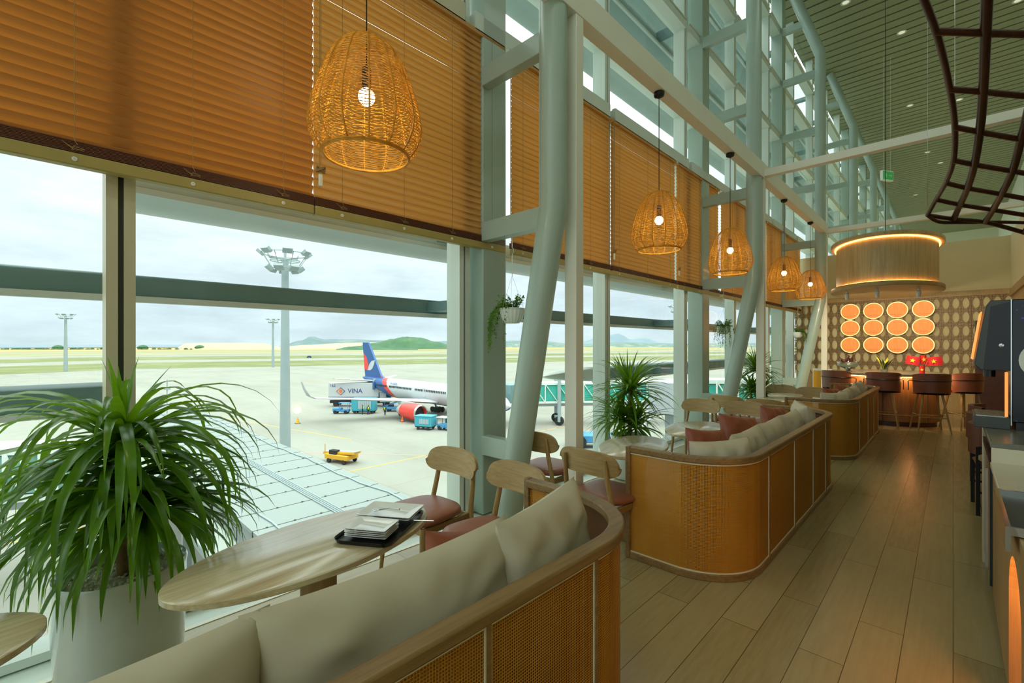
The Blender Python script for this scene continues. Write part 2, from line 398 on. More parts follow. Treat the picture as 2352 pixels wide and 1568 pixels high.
def dup(o, label, loc, rz=None, group=None, cat=None):
    c = copy_tree(o); c.location = loc; c['label'] = label
    if rz is not None: c.rotation_euler = (0, 0, rz)
    if group: c['group'] = group
    return c
def struct(o): o['kind'] = 'structure'; return o
def Rz(a): return Matrix.Rotation(a, 4, 'Z')
def T(x, y, z): return Matrix.Translation((x, y, z))
def part_light(name, kind, energy, color, parent=None, loc=(0,0,0), size=.1, rot=None, spot=None):
    d = bpy.data.lights.new(name, kind); d.energy = energy; d.color = color
    if kind == 'AREA': d.size = size
    else: d.shadow_soft_size = size
    if spot: d.spot_size = spot; d.spot_blend = .6
    o = bpy.data.objects.new(name, d); C.objects.link(o); o.location = loc
    if rot: o.rotation_euler = rot
    if parent: o.parent = parent
    return o

# ================================================================ SETTING
YB, YE = -7.5, 50.0
struct(MB().box(-3.0, YB, -.15, 8, YE, 0).build('floor', 'floor_planks', smooth=0))
struct(MB().box(-3.02, YB, -.16, -2.985, YE, .004).build('trim_1', 'white_paint', smooth=0))          # bright floor edging
struct(MB().box(-3.5, YB, -.3, -3.02, YE, -.01).build('trim_2', 'frame_paint', smooth=0))             # sill below the glass
struct(MB().box(-3.31, YB, -.01, -3.23, YE, .03).build('trim_3', 'seam_dark', smooth=0))
struct(MB().box(-3.6, YB, -3.2, -3.4, YE, -.3).build('wall_outer', 'frame_paint', smooth=0))
struct(MB().box(-3.6, YB, -11.6, -3.4, YE, -3.2).build('wall_lower', 'fin_grey', smooth=0))
# ceiling boards with dark gaps
cb = MB()
y = YB
while y < YE:
    cb.box(-3.4, y, 10.4, 2.6, y+.30, 10.44); y += .36
struct(cb.build('ceiling', 'ceil', smooth=0) if 'ceil' in M else (plain('ceil', rgb(136, 138, 104), .5, var=.03), cb.build('ceiling', 'ceil', smooth=0))[1])
plain('dark_void', rgb(26, 28, 18), .9)
struct(MB().box(-3.5, YB, 10.62, 2.7, YE, 10.8).build('ceiling_slab', 'dark_void', smooth=0))  # roof slab added to keep the sun out; near-black behind the board gaps
struct(MB().box(2.45, YB, 4.0, 2.6, 9.0, 9.4).build('wall_right_fill_gap', 'cream_bright', smooth=0))  # unseen wall, stopped short of the ceiling to let fill daylight in
struct(MB().box(2.45, 9.0, 4.0, 2.6, YE, 10.4).build('wall_right_upper', 'cream_bright', smooth=0))
struct(MB().box(.92, 9.0, 2.78, 1.1, 15.0, 3.98).build('wall_right_bulkhead', 'cream_wall', smooth=0))
struct(MB().box(.9, 9.0, 2.62, 1.1, 15.0, 2.78).build('trim_4', 'panel_oak', smooth=0))
struct(MB().box(.94, 9.0, 0, 1.1, 15.0, 2.62).build('wall_right', 'panel_oak', smooth=0))
struct(MB().box(1.1, YB, 3.9, 8, 15.15, 4.0).build('ceiling_low', 'cream_wall', smooth=0))
struct(MB().box(7.9, YB, 0, 8, YE, 4).build('wall_far_right', 'cream_wall', smooth=0))
struct(MB().box(-3.4, YE, -.1, 8, YE+.1, 10.6).build('wall_end', 'cream_bright', smooth=0))
# far cane-pattern wall
struct(MB().box(-3.22, 15.0, 0, 1.1, 15.15, 2.72).build('wall_back', 'cream_wall', smooth=0))
struct(MB().box(1.1, 15.0, 0, 7.9, 15.15, 3.9).build('wall_back_right', 'cream_wall', smooth=0))
struct(MB().box(-3.22, 15.0, 2.8, 1.1, 15.15, 3.98).build('wall_back_upper', 'cream_wall', smooth=0))
struct(MB().box(-3.2, 14.93, 2.68, .92, 15.16, 2.8).build('trim_5', 'panel_oak', smooth=0))
struct(MB().box(-3.2, 14.94, 0, .93, 15.0, .74).build('trim_6', 'panel_oak', smooth=0))
lt = MB()
cw, chh = .168, .318
x = -3.15
def ring(mb, cx, cz, a, b, y0, w=.010, d=.02, n=22):
    vs = []; fs = []
    for i in range(n):
        t = 2*PI*i/n
        for (k, yy) in ((-w, 0), (w, 0), (w, d), (-w, d)):
            vs.append((cx+(a+k)*math.cos(t), y0+yy, cz+(b+k)*math.sin(t)))
    for i in range(n):
        for j in range(4): fs.append((i*4+j, ((i+1) % n)*4+j, ((i+1) % n)*4+(j+1) % 4, i*4+(j+1) % 4))
    mb.add(vs, fs)
k = 0
while x < .9:
    lt.box(x-cw/2-.006, 14.968, .74, x-cw/2+.006, 14.999, 2.68)
    for r in range(6):
        cz = .74+.16+r*.323
        ring(lt, x, cz, .07, .132, 14.975)
        ring(lt, x-cw/2, cz+.161, .05, .05, 14.983, .007, .012, 12)
        for s in (-1, 1):
            lt.bar((x-cw/2, 14.985, cz+.161-s*.035), (x+cw/2, 14.985, cz+.161+s*.035), .012, .012, (0, 1, 0))
        if k == 0: pass
    x += cw; k += 1
for r in range(7):
    lt.box(-3.2, 14.97, .74+r*.323-.005, .92, 14.995, .74+r*.323+.005)
tag(lt.build('cane_pattern_screen', 'lattice_wood', smooth=0, loc=(0, 0, 0)), 'large wooden screen of oval cane weave pattern fixed over the cream bar wall', 'wall panel')
# green door and reveal on the far right of the pattern wall
dr = thing('service_door', 'dark wooden door with lever handle at the right end of the pattern wall', 'door', (.62, 14.88, 0))
MB().box(-.26, -.03, 0, .28, .03, 2.1).build('door_leaf', 'dark_wood', dr)
MB().tube([(-.2, -.04, 1.0), (-.2, -.09, 1.0), (-.08, -.09, 1.0)], .01, 6).build('lever_handle', 'chrome', dr)

# ---------------- window wall: mullions, transoms, panes
PM = 2.352
ym = [.30-PM*3+PM*i for i in range(24)]
GX = -3.27
for i, y0 in enumerate(ym[:-1]):
    y1 = ym[i+1]
    w = MB()
    w.cur = 0
    near = abs(y0-.30) < .01
    w.box(-3.33, y0-.06, 0, -3.15, y0-.012, 10.4); w.box(-3.33, y0+.012, 0, -3.15, y0+.06, 10.4)
    w.cur = 1; w.box(-3.33, y0-.012, 0, -3.17, y0+.012, 10.4); w.cur = 0
    for z, hgt, xx in ((4.45, .15, -3.07), (5.35, .12, -3.12), (6.75, .12, -3.12), (8.1, .12, -3.12), (9.4, .12, -3.12)):
        w.box(-3.33, y0+.06, z-hgt/2, xx, y1-.06, z+hgt/2)
        w.box(-3.12, y0+.06, z+hgt/2, xx-.001 if xx > -3.12 else -3.1, y1-.06, z+hgt/2+.015)
    w.box(-3.33, y0+.06, .0, -3.2, y1-.06, .045)
    o = w.build('window_%d' % (i+1), ['mullion_tan' if near else 'frame_paint', 'seam_dark'], smooth=0); struct(o)
    g = MB()
    for z0, z1 in ((.04, 4.38), (4.52, 5.29), (5.41, 6.69), (6.81, 8.04), (8.16, 9.34), (9.46, 10.4)):
        g.box(GX-.006, y0+.055, z0, GX+.006, y1-.055, z1)
    g.build('glass', 'window_glass', o, smooth=0)

# ---------------- steel support columns (wall post + kinked tube strut + brackets)
def column(label, k):
    y0 = 2.83+5.06*k
    t = thing('support_column', label, 'column', (-3.2, y0, 0), 0, 'kinked steel columns along the window wall')
    return t
c0 = column('grey green steel column with a kinked tube strut, nearest the camera, beside the first white post', 0)
MB().box(-.13, -.03, 0, .13, .27, 10.4).build('wall_post', 'steel_paint', c0, bevel=.012)
MB().tube([(.42, 0, 0), (.92, 0, 2.62), (.92, 0, 2.7), (.92, 0, 8.4), (.92, 0, 8.48), (.3, 0, 10.38)], .112, 24).build('tube_strut', 'steel_paint', c0, smooth=50)
for z, xs in ((.64, .53), (2.57, .9), (3.97, .92), (5.32, .92), (6.68, .92), (8.05, .92), (9.35, .68)):
    MB().box(.13, -.05, z-.085, xs-.03, .05, z+.085).build('bracket', 'steel_paint', c0, bevel=.006)
cl = {1: 'grey green steel column with kinked strut, second one, beside the second white post',
      2: 'grey green steel column with kinked strut, third one, just before the patterned bar wall',
      3: 'kinked steel column seen above the bar wall, nearest one behind it',
      4: 'kinked steel column seen above the bar wall, second one behind it',
      5: 'kinked steel column seen above the bar wall, third one behind it',
      6: 'kinked steel column seen above the bar wall, fourth one behind it',
      7: 'kinked steel column seen above the bar wall, fifth one behind it',
      8: 'farthest kinked steel column of the window wall',}
for k, lb in cl.items(): dup(c0, lb, (-3.2, 2.83+5.06*k, 0))

# ---------------- white steel frame
fr_ = thing('white_frame', 'white painted steel frame of posts and beams that carries the pendant lamps', 'frame', (-2.225, 3.03, 0))
for yy in (0, 5.03, 10.06): MB().box(-.055, yy-.05, 0, .06, yy+.05, 4.2).build('post', 'white_paint', fr_, bevel=.004)
MB().box(-.06, -9, 4.2, .065, 10.12, 4.44).build('beam', 'white_paint', fr_, bevel=.004)
for yy, z in ((5.03, 4.22), (10.06, 4.2)): MB().box(.065, yy-.06, z, 4.6, yy+.06, z+.11).build('cross_beam', 'white_paint', fr_, bevel=.003)

# ---------------- blinds
def blind(y0, y1, label, tilt, matname, cords, seed, knot=None, hw=.033):
    t = thing('wooden_blind', label, 'blind', (-3.1, y0, 0), 0, 'wooden venetian blinds on the window wall')
    Lh = y1-y0-.006; rnd = random.Random(seed); sl = MB()
    z = 4.33
    ca, sa = math.cos(tilt), math.sin(tilt)
    while z > 2.515:
        wv = hw+rnd.uniform(-.0005, .0005); ta = tilt+rnd.uniform(-.03, .03); ca, sa = math.cos(ta), math.sin(ta)
        row = []
        for kk in range(5):
            s = -1+kk*.5; cx = s*wv*ca+(1-s*s)*.0045*sa; cz = s*wv*sa-(1-s*s)*.0045*ca
            row.append((cx, cz))
        vs = [(a, yy, z+b) for yy in (0.0, Lh) for a, b in row]+[(a-.0022*sa, yy, z+b+.0022*ca) for yy in (0.0, Lh) for a, b in row]
        fs = []
        for kk in range(4):
            fs += [(kk, kk+1, 5+kk+1, 5+kk), (10+kk, 15+kk, 15+kk+1, 10+kk+1)]
        fs += [(0, 5, 15, 10), (4, 14, 19, 9), (0, 10, 11, 1), (1, 11, 12, 2), (2, 12, 13, 3), (3, 13, 14, 4)]
        sl.add(vs, fs); z -= .0545
    sl.build('slats', matname, t, smooth=60)
    MB().box(-.03, 0, 4.345, .03, Lh, 4.385).build('head_rail', 'blind_slat', t)
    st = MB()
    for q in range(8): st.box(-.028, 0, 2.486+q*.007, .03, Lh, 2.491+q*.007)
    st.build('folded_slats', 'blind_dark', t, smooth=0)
    MB().box(-.024, 0, 2.42, .034, Lh, 2.482).build('bottom_rail', 'blind_rail', t, bevel=.006)
    for c in cords:
        cm = MB(); cc = c-y0
        cm.tube([(.036, cc, 4.38), (.036, cc, 3.4), (.036, cc, 2.54), (.038, cc+.01, 2.52)], .0016, 5)
        for q in range(4):
            a0 = q*.8; cm.tube([(.04, cc-.03+.02*math.cos(a0), 2.5+.012*q-.01), (.042, cc, 2.515-.008*q), (.04, cc+.035, 2.5+.006*math.sin(a0*3))], .0013, 4)
        cm.build('ladder_cord', 'cord_tan', t)
        MB().lathe([(.011, 0), (.011, .004), (.004, .005), (.004, .002)], 12, M_=T(.034, cc, 2.45) @ Matrix.Rotation(PI/2, 4, 'Y')).build('cord_button', 'ceramic_white', t)
    if knot is not None:
        cm = MB(); cc = knot-y0
        for dy in (-.004, .004): cm.tube([(.05, cc+dy, 4.38), (.05, cc+dy, 2.75)], .0025, 5)
        for q in range(7):
            aa = q*.45; cm.tube([(.055+.018*math.cos(u)*math.cos(aa), cc+.03*math.sin(u+aa), 2.72+.018*math.sin(u*1.0+q)) for u in [i*PI/6 for i in range(13)]], .0028, 5)
        cm.build('pull_cord', 'cord_tan', t)
        MB().box(.045, cc-.012, 2.61, .06, cc+.012, 2.69).build('cord_clip', 'lens_white', t, bevel=.003)
    return t
b_def = [(-2.4, 1.283, 'closed brown wooden blind in front of the nearest window, behind the large potted plant', 1.0, 'blind_slat_closed', (-.5, .12, .6, 1.08), None),
         (1.285, 3.09, 'wooden blind with narrow lit gaps behind the largest pendant lamp', -1.33, 'blind_slat', (1.47, 1.97, 2.44, 2.91), 1.31),
         (3.2, 4.95, 'wooden blind directly right of the first kinked column', -1.34, 'blind_slat', (3.33, 4.5), 3.14),
         (5.0, 6.84, 'wooden blind behind the second pendant lamp, left half', -1.34, 'blind_slat', (5.15, 5.9, 6.6), 5.0),
         (6.9, 8.66, 'wooden blind behind the second pendant lamp, right half reaching the second column', -1.35, 'blind_slat', (7.1, 7.7, 8.4), 6.88),
         (8.8, 11.6, 'wooden blind behind the third pendant lamp right of the second column', -1.35, 'blind_slat', (9.3, 10.2, 11.2), 10.0),
         (11.66, 14.9, 'farthest wooden blind, beside the patterned bar wall', -1.35, 'blind_slat', (12.2, 13.4, 14.4), None)]
for i, (a, b_, lb, tl_, mn, cs, kn) in enumerate(b_def): blind(a, b_, lb, tl_, mn, cs, i, kn)

# ---------------- pendant lamps
def pendant(label, y0):
    t = thing('pendant_lamp', label, 'pendant lamp', (-2.225, y0, 2.54), 0, 'woven rattan pendant lamps under the white beam')
    return t
p0 = pendant('largest and nearest woven rattan pendant lamp in front of the closed blinds', 1.2)
prof = [(.215, 0), (.25, .04), (.276, .10), (.285, .155), (.27, .25), (.24, .35), (.205, .45), (.162, .535), (.11, .59), (.05, .612)]
def rad(z):
    for (r0, z0), (r1, z1) in zip(prof, prof[1:]):
        if z <= z1: 
            q = (z-z0)/(z1-z0); return r0+(r1-r0)*q
    return prof[-1][0]
sh = MB(); rnd = random.Random(3); NR = 78; NS = 84; RIBS = 14
for i in range(NR):
    z = .004+(.606)*i/(NR-1); ph = rnd.uniform(0, 6); amp = rnd.uniform(.0015, .0045)
    pts = []
    for j in range(NS):
        a = 2*PI*j/NS; u = a*RIBS/(2*PI); sct = int(u); fr2 = u-sct
        tri = (fr2-.5)*(1 if (sct*7+3) % 3 else -1)*.016
        zz = max(0.001, min(.612, z+tri*(1 if i % 2 else -.9)+amp*math.sin(a*3+ph)))
        rr = rad(zz)*(1-.018*math.cos(2*PI*fr2))+(.002 if (sct+i) % 2 else -.002)
        pts.append((rr*math.cos(a), rr*math.sin(a), zz))
    sh.tube(pts, .0019, 4, closed=True)
for kk in range(RIBS):
    a = 2*PI*kk/RIBS; pts = [(rad(z)*math.cos(a), rad(z)*1.0*math.sin(a), z) for z in [.612*q/24 for q in range(25)]]
    sh.tube(pts, .0045, 6)
for z in (0, .006, .608): sh.tube([(rad(z)*math.cos(a), rad(z)*math.sin(a), z) for a in [2*PI*j/48 for j in range(48)]], .006, 6, closed=True)
sh.build('shade', 'shade_rattan', p0, smooth=180)
MB().lathe([(.02, .34), (.024, .37), (.024, .46), (.012, .48)], 16).build('socket', 'black_plastic', p0)
MB().ell((0, 0, .315), (.043, .043, .046)).build('bulb', 'bulb', p0)
MB().tube([(0, 0, .48), (0, 0, 1.63)], .004, 6).build('cord', 'black_metal', p0)
MB().lathe([(.012, 1.6), (.05, 1.62), (.055, 1.64), (.055, 1.657)], 20).build('ceiling_rose', 'black_metal', p0)
part_light('lamp_glow', 'POINT', 4.5, (1, .80, .50), p0, (0, 0, .24), .06)
for y0, lb in ((4.53, 'woven rattan pendant lamp between the first and second white posts'), (6.66, 'woven rattan pendant lamp just in front of the second kinked column'),
               (9.47, 'woven rattan pendant lamp, second from the far end, overlapping the last blinds'), (11.6, 'smallest looking rattan pendant lamp nearest the bar')):
    dup(p0, lb, (-2.225, y0, 2.54))

# ---------------- chairs
def rr_outline(w, h, r, n=6):
    pts = []
    for cx, cy, a0 in ((w-r, h-r, 0), (-w+r, h-r, PI/2), (-w+r, -h+r, PI), (w-r, -h+r, 1.5*PI)):
        for i in range(n+1): a = a0+PI/2*i/n; pts.append((cx+r*math.cos(a), cy+r*math.sin(a)))
    return pts
def make_chair(label, loc, rz):
    # local: seat faces +Y, backrest at y = 0
    t = thing('dining_chair', label, 'chair', loc, rz, 'oak dining chairs with brown leather seats')
    # seat cushion
    s = MB(); 
    def seatpt(u, v):
        a = u*2*PI; rr = math.sin(v*PI/2) if v < .5 else 1
        return (0, 0, 0)
    ol = []
    for i in range(40):
        a = 2*PI*i/40; ca, sa = math.cos(a), math.sin(a)
        x = .225*math.copysign(abs(ca)**.55, ca); yv = .215*math.copysign(abs(sa)**.55, sa)
        x *= 1+.10*(yv/.215)*.8
        ol.append((x, yv+.265))
    lay = [(0, .0), (.93, 0), (1.0, .014), (1.0, .034), (.95, .05), (.8, .058), (.5, .061), (0, .062)]
    vs = []; fs = []
    for k_, (sc, z) in enumerate(lay):
        for (x, yv) in ol: vs.append((x*sc, .265+(yv-.265)*sc, .405+z))
    for k_ in range(len(lay)-1):
        for j in range(40): fs.append((k_*40+j, k_*40+(j+1) % 40, (k_+1)*40+(j+1) % 40, (k_+1)*40+j))
    s.add(vs, fs); s.build('seat', 'leather', t, smooth=180)
    # backrest: curved board with rounded ends
    b = MB(); nu, nv = 28, 8
    def bp(u, v, off):
        s_ = math.sin(PI/2*(2*u-1)); e_ = max(0, 1-abs(s_)**5.5); hh = .087*(e_**.5)+.002
        x = s_*.262; yc = .03*(1-(s_**2)*1.0)*-1.6+.02 + off*(1) ; z = .712+(2*v-1)*hh-.014*s_*s_
        tilt = (2*v-1)*.012
        return (x, yc-tilt, z)
    b.grid(lambda u, v: bp(u, v, 0), nu, nv); b.grid(lambda u, v: bp(1-u, v, .022), nu, nv)
    o1 = []
    for j in range(nu): 
        for vv in (0, 1):
            u0, u1 = j/nu, (j+1)/nu
            q = [bp(u0, vv, 0), bp(u1, vv, 0), bp(u1, vv, .022), bp(u0, vv, .022)]
            b.add(q, [(0, 1, 2, 3)] if vv else [(3, 2, 1, 0)])
    b.build('backrest', 'oak_x', t, smooth=60)
    for sx in (-1, 1):
        MB().tube([(sx*.225, -.02, 0), (sx*.205, .03, .40), (sx*.188, -.008, .6), (sx*.178, -.03, .75)], [.013, .019, .018, .012], 12).build('leg', 'oak', t)
        MB().tube([(sx*.225, .46, 0), (sx*.20, .43, .40)], [.012, .02], 12).build('leg', 'oak', t)
        MB().bar((sx*.2, .045, .378), (sx*.2, .43, .378), .02, .045).build('seat_rail', 'oak_rail', t, bevel=.003)
    MB().bar((-.2, .05, .378), (.2, .05, .378), .02, .045).build('seat_rail', 'oak_x', t, bevel=.003)
    MB().bar((-.2, .43, .378), (.2, .43, .378), .02, .045).build('seat_rail', 'oak_x', t, bevel=.003)
    return t
PIa = PI
ch = make_chair('oak chair with brown leather seat by the window glass, facing the tray table', (-2.59, 2.08, 0), PI+.04)
for lb, x_, y_, a_ in (
    ('oak chair at the tray table, half hidden by the near rattan sofa arm', -1.97, 2.1, PI-.05),
    ('oak chair behind the first kinked column with its back to the camera', -2.66, 3.0, .05),
    ('oak chair partly behind the first white post, facing the second table', -1.90, 2.74, -.06),
    ('oak chair by the window facing the small round table, left of the second column', -2.5, 6.35, PI),
    ('oak chair with a swirling grain backrest beside the terracotta pillows', -1.96, 6.44, PI),
    ('oak chair mostly hidden by the second kinked column', -2.42, 7.05, 0),
    ('oak chair whose backrest is crossed by the second white post', -1.88, 6.95, 0),
    ('oak chair by the last kinked column, near the bar, left of the last pair', -2.3, 9.6, PI),
    ('oak chair nearest the bar, right of the last pair', -1.78, 9.46, PI)):
    dup(ch, lb, (x_, y_, 0), a_)

# ---------------- tables
def make_table(label, x_, y_, r, h=.72, ped=.072, base=.22, b=.5, rz=.11):
    t = thing('pedestal_table', label, 'table', (x_, y_, 0), rz, 'oval oak pedestal tables'); k = b/r
    MB().lathe([(0, h-.028), (r-.006, h-.028), (r, h-.022), (r, h-.004), (r-.004, h), (0, h)], 72, cap=False, sy=k).build('tabletop', 'oak_top', t)
    MB().lathe([(ped, .34), (ped, h-.028)], 28).build('column', 'oak', t)
    MB().lathe([(ped+.006, .325), (ped+.006, .34)], 28).build('collar', 'oak_rail', t)
    MB().lathe([(base, 0), (base, .02), (ped+.1, .14), (ped+.02, .3), (ped, .325)], 32).build('base', 'oak', t)
    return t
make_table('nearest full oval oak table carrying the tray of white plates', -1.925, .82, .275, b=.55)
make_table('oval oak table cut off at the lower left corner of the photo', -1.93, -.53, .275, b=.55)
make_table('oval oak table behind the arm of the middle sofa, before the tall palm', -1.90, 3.42, .26, b=.44, rz=.22)
make_table('oval oak table between the middle sofa pillows and the window chair', -1.85, 4.56, .265, b=.47)
make_table('oval oak table just before the far sofa', -1.93, 7.78, .255, b=.38)
make_table('oval oak table in front of the last pair of chairs', -2.0, 8.58, .255, b=.36)

# ---------------- rattan sofas
def sofa_path(x_back, x_end, y0, y1, r, n=14):
    p = [(x_end, y0)]
    for i in range(n+1):
        a = -PI/2+PI/2*i/n; p.append((x_back-r+r*math.cos(a), y0+r+r*math.sin(a)))
    m_ = 10
    for i in range(1, m_): p.append((x_back, y0+r+(y1-y0-2*r)*i/m_))
    for i in range(n+1):
        a = PI/2*i/n; p.append((x_back-r+r*math.cos(a), y1-r+r*math.sin(a)))
    p.append((x_end, y1)); return p
def sweep(mb, path, offs0, offs1, z0, z1, uvscale=True, only=None):
    n = len(path); P2 = [Vector(p) for p in path]; nr = []
    for i in range(n):
        d = (P2[min(i+1, n-1)]-P2[max(i-1, 0)]).normalized(); nr.append(Vector((d.y, -d.x)))
    arc = [0]
    for i in range(1, n): arc.append(arc[-1]+(P2[i]-P2[i-1]).length)
    vs = []
    for i in range(n):
        for o_, z in ((offs0, z0), (offs1, z0), (offs1, z1), (offs0, z1)):
            q = P2[i]+nr[i]*o_; vs.append((q.x, q.y, z))
    fs = []; uv = []
    for i in range(n-1):
        for j in range(4):
            j2 = (j+1) % 4
            fs.append((i*4+j2, i*4+j, (i+1)*4+j, (i+1)*4+j2))
            if j in (1, 3):
                za, zb = (z0, z1) if j == 1 else (z1, z0)
                uv.append([(arc[i], zb), (arc[i], za), (arc[i+1], za), (arc[i+1], zb)])
            else: uv.append([(arc[i], offs0), (arc[i], offs1), (arc[i+1], offs1), (arc[i+1], offs0)])
    fs += [(0, 1, 2, 3), tuple((n-1)*4+j for j in (3, 2, 1, 0))]; uv += [[(0, 0)]*4]*2
    mb.add(vs, fs, None, uv); return mb
def make_sofa(label, yo, seams):
    t = thing('rattan_sofa', label, 'sofa', (-.95, yo, 0), 0, 'curved rattan back sofas along the aisle')
    LN = 3.3; path = sofa_path(0, -.74, 0, LN, .42)
    sweep(MB(), path, -.004, .004, .045, .765).build('outer_rattan', 'rattan', t, smooth=60)
    sweep(MB(), path[2:-2], -.022, -.02, .06, .76).build('backing', 'rattan_backing', t, smooth=60)
    sweep(MB(), path, -.045, .022, .765, .808).build('top_rail', 'oak_rail', t, smooth=50, bevel=.008)
    sweep(MB(), path, -.035, .018, 0, .045).build('bottom_rail', 'oak_rail', t, smooth=50, bevel=.004)
    pm = sweep(MB(), path, .004, .009, .755, .764); sweep(pm, path, .004, .009, .046, .054)
    for yy in (.012, LN-.012): pass
    pm.build('piping', 'piping', t)
    for yy in (0, LN): MB().box(-.775, yy-.022, 0, -.74, yy+.03 if yy == 0 else yy+.022, .808).build('end_post', 'oak_rail', t, bevel=.006)
    for s_ in seams:
        m_ = MB(); m_.cur = 0; m_.box(-.004, s_-yo-.009, .045, .012, s_-yo+.009, .765)
        m_.cur = 1; m_.box(.004, s_-yo-.014, .045, .0085, s_-yo+.014, .765)
        m_.build('seam_strip', ['oak_rail', 'piping'], t)
    ip = [(x_*1.0-.03 if False else x_, y_) for x_, y_ in path]
    P2 = [Vector(p) for p in path]; ins = []
    for i in range(1, len(P2)-1):
        d = (P2[i+1]-P2[i-1]).normalized(); q = P2[i]-Vector((d.y, -d.x))*.05; ins.append((q.x, q.y))
    ins = [(-.58, ins[0][1])]+ins+[(-.58, ins[-1][1])]
    MB().prism(ins, .06, .30).build('seat_base', 'oak_rail', t, smooth=30)
    for q in range(4):
        a = .26+q*(LN-.52)/4; MB().box(-.62, a+.006, .30, -.11, a+(LN-.52)/4-.006, .42).build('seat_cushion', 'beige_cloth', t, bevel=.03)
    return t
make_sofa('nearest curved rattan sofa in the foreground with long beige cushions', -1.4, [-.4, .3, .88, 1.42])
make_sofa('middle curved rattan sofa with terracotta pillows, in the centre of the floor', 3.0, [3.62, 4.35, 5.05, 5.63])
make_sofa('far curved rattan sofa just before the bar stools', 7.38, [8.0, 8.9, 9.6, 10.2])

# ---------------- pillows
def pillow_mb(w, h, t_, seed=0, pinch=.07, wr=.0065):
    rnd = random.Random(seed); a1, a2, a3 = rnd.uniform(0, 6), rnd.uniform(0, 6), rnd.uniform(0, 6)
    m_ = MB(); nu, nv = 32, 24
    def f(u, v, s):
        U = 2*u-1; V = 2*v-1
        U = math.copysign(abs(U)**.8, U); V = math.copysign(abs(V)**.8, V)
        x = w/2*U*(1-pinch*(1-V*V)); z = h/2*V*(1-pinch*(1-U*U))
        th = t_/2*max(0, (1-abs(U)**3.2)*(1-abs(V)**3.2))**.5
        ed = (1-U*U)*(1-V*V)
        wv = wr*(math.sin(7*U+a1+3*V)*.6+math.sin(11*V+a2-4*U)*.4+.8*math.sin(5*(U*V)*3+a3))*min(1, ed*2)
        wv += wr*1.3*math.sin(14*math.atan2(V, U)+a1)*(U*U+V*V)*ed*1.5
        return (x, s*(th+wv), z)
    m_.grid(lambda u, v: f(u, v, 1), nu, nv); m_.grid(lambda u, v: f(1-u, v, -1), nu, nv)
    return m_
def pillow(name, label, cat, loc, w, h, t_, rz, lean, matn, seed, group, roll=0):
    o = pillow_mb(w, h, t_, seed).build(name, matn, None, smooth=180)
    o.location = loc; o.rotation_euler = (lean, roll, rz); return tag(o, label, cat, group)
H = PI/2
def cush(lb, x_, y_, w, rz, z=.665, h=.52, t_=.2, lean=-.16, seed=1):
    return pillow('back_cushion', lb, 'cushion', (x_, y_, z), w, h, t_, rz, lean, 'beige_cloth', seed, 'beige back cushions on the rattan sofas')
# width axis along Y (rz=90deg); local +y then points to -X (the seat side)
cush('beige back cushion at the bottom edge of the photo, left of the two long ones', -1.15, -.07, .92, H, seed=1)
cush('long beige back cushion in the middle of the nearest sofa', -1.15, .76, .88, H, seed=2)
cush('long beige back cushion rising in the far corner of the nearest sofa', -1.16, 1.42, .66, H+.22, z=.68, seed=3)
cush('beige cushion in the near corner of the middle sofa', -1.17, 3.36, .52, H-.5, seed=4, h=.46, z=.65)
cush('second beige cushion along the middle sofa, right behind the corner one', -1.14, 3.86, .62, H, seed=5, h=.48, z=.65)
cush('third beige cushion along the middle sofa', -1.14, 4.5, .62, H, seed=6, h=.48, z=.65)
cush('fourth beige cushion along the middle sofa', -1.14, 5.14, .62, H, seed=7, h=.48, z=.65)
cush('beige cushion in the far corner of the middle sofa', -1.16, 5.78, .58, H+.4, seed=8, h=.5, z=.67)
cush('beige cushion in the near corner of the far sofa', -1.17, 7.76, .52, H-.5, seed=9, h=.48, z=.65)
cush('second beige cushion along the far sofa', -1.14, 8.35, .62, H, seed=10, h=.48, z=.65)
cush('third beige cushion along the far sofa', -1.14, 9.05, .62, H, seed=11, h=.48, z=.65)
cush('fourth beige cushion along the far sofa, towards the bar', -1.14, 9.75, .62, H, seed=12, h=.52, z=.67)
def ter(lb, x_, y_, rz, seed, z=.66, roll=.0, w=.44):
    return pillow('throw_pillow', lb, 'pillow', (x_, y_, z), w, .44, .15, rz, -.32, 'terracotta', seed, 'terracotta throw pillows', roll)
ter('terracotta pillow on the nearest sofa by the brown chair seat', -1.34, 1.16, H+.1, 21, z=.61, roll=.25, w=.46)
ter('terracotta pillow nearest the round table on the middle sofa', -1.40, 3.72, H-.35, 22, roll=.12)
ter('largest upright terracotta pillow on the middle sofa, second of three', -1.34, 4.3, H-.35, 23, z=.71, roll=.15, w=.48)
ter('terracotta pillow at the far end of the middle sofa before its rattan arm', -1.32, 5.35, H-.25, 24, z=.69, roll=.1)
ter('left terracotta pillow on the far sofa', -1.33, 8.6, H-.3, 25, roll=.1)
ter('right terracotta pillow on the far sofa', -1.32, 9.5, H-.3, 26, roll=.1)

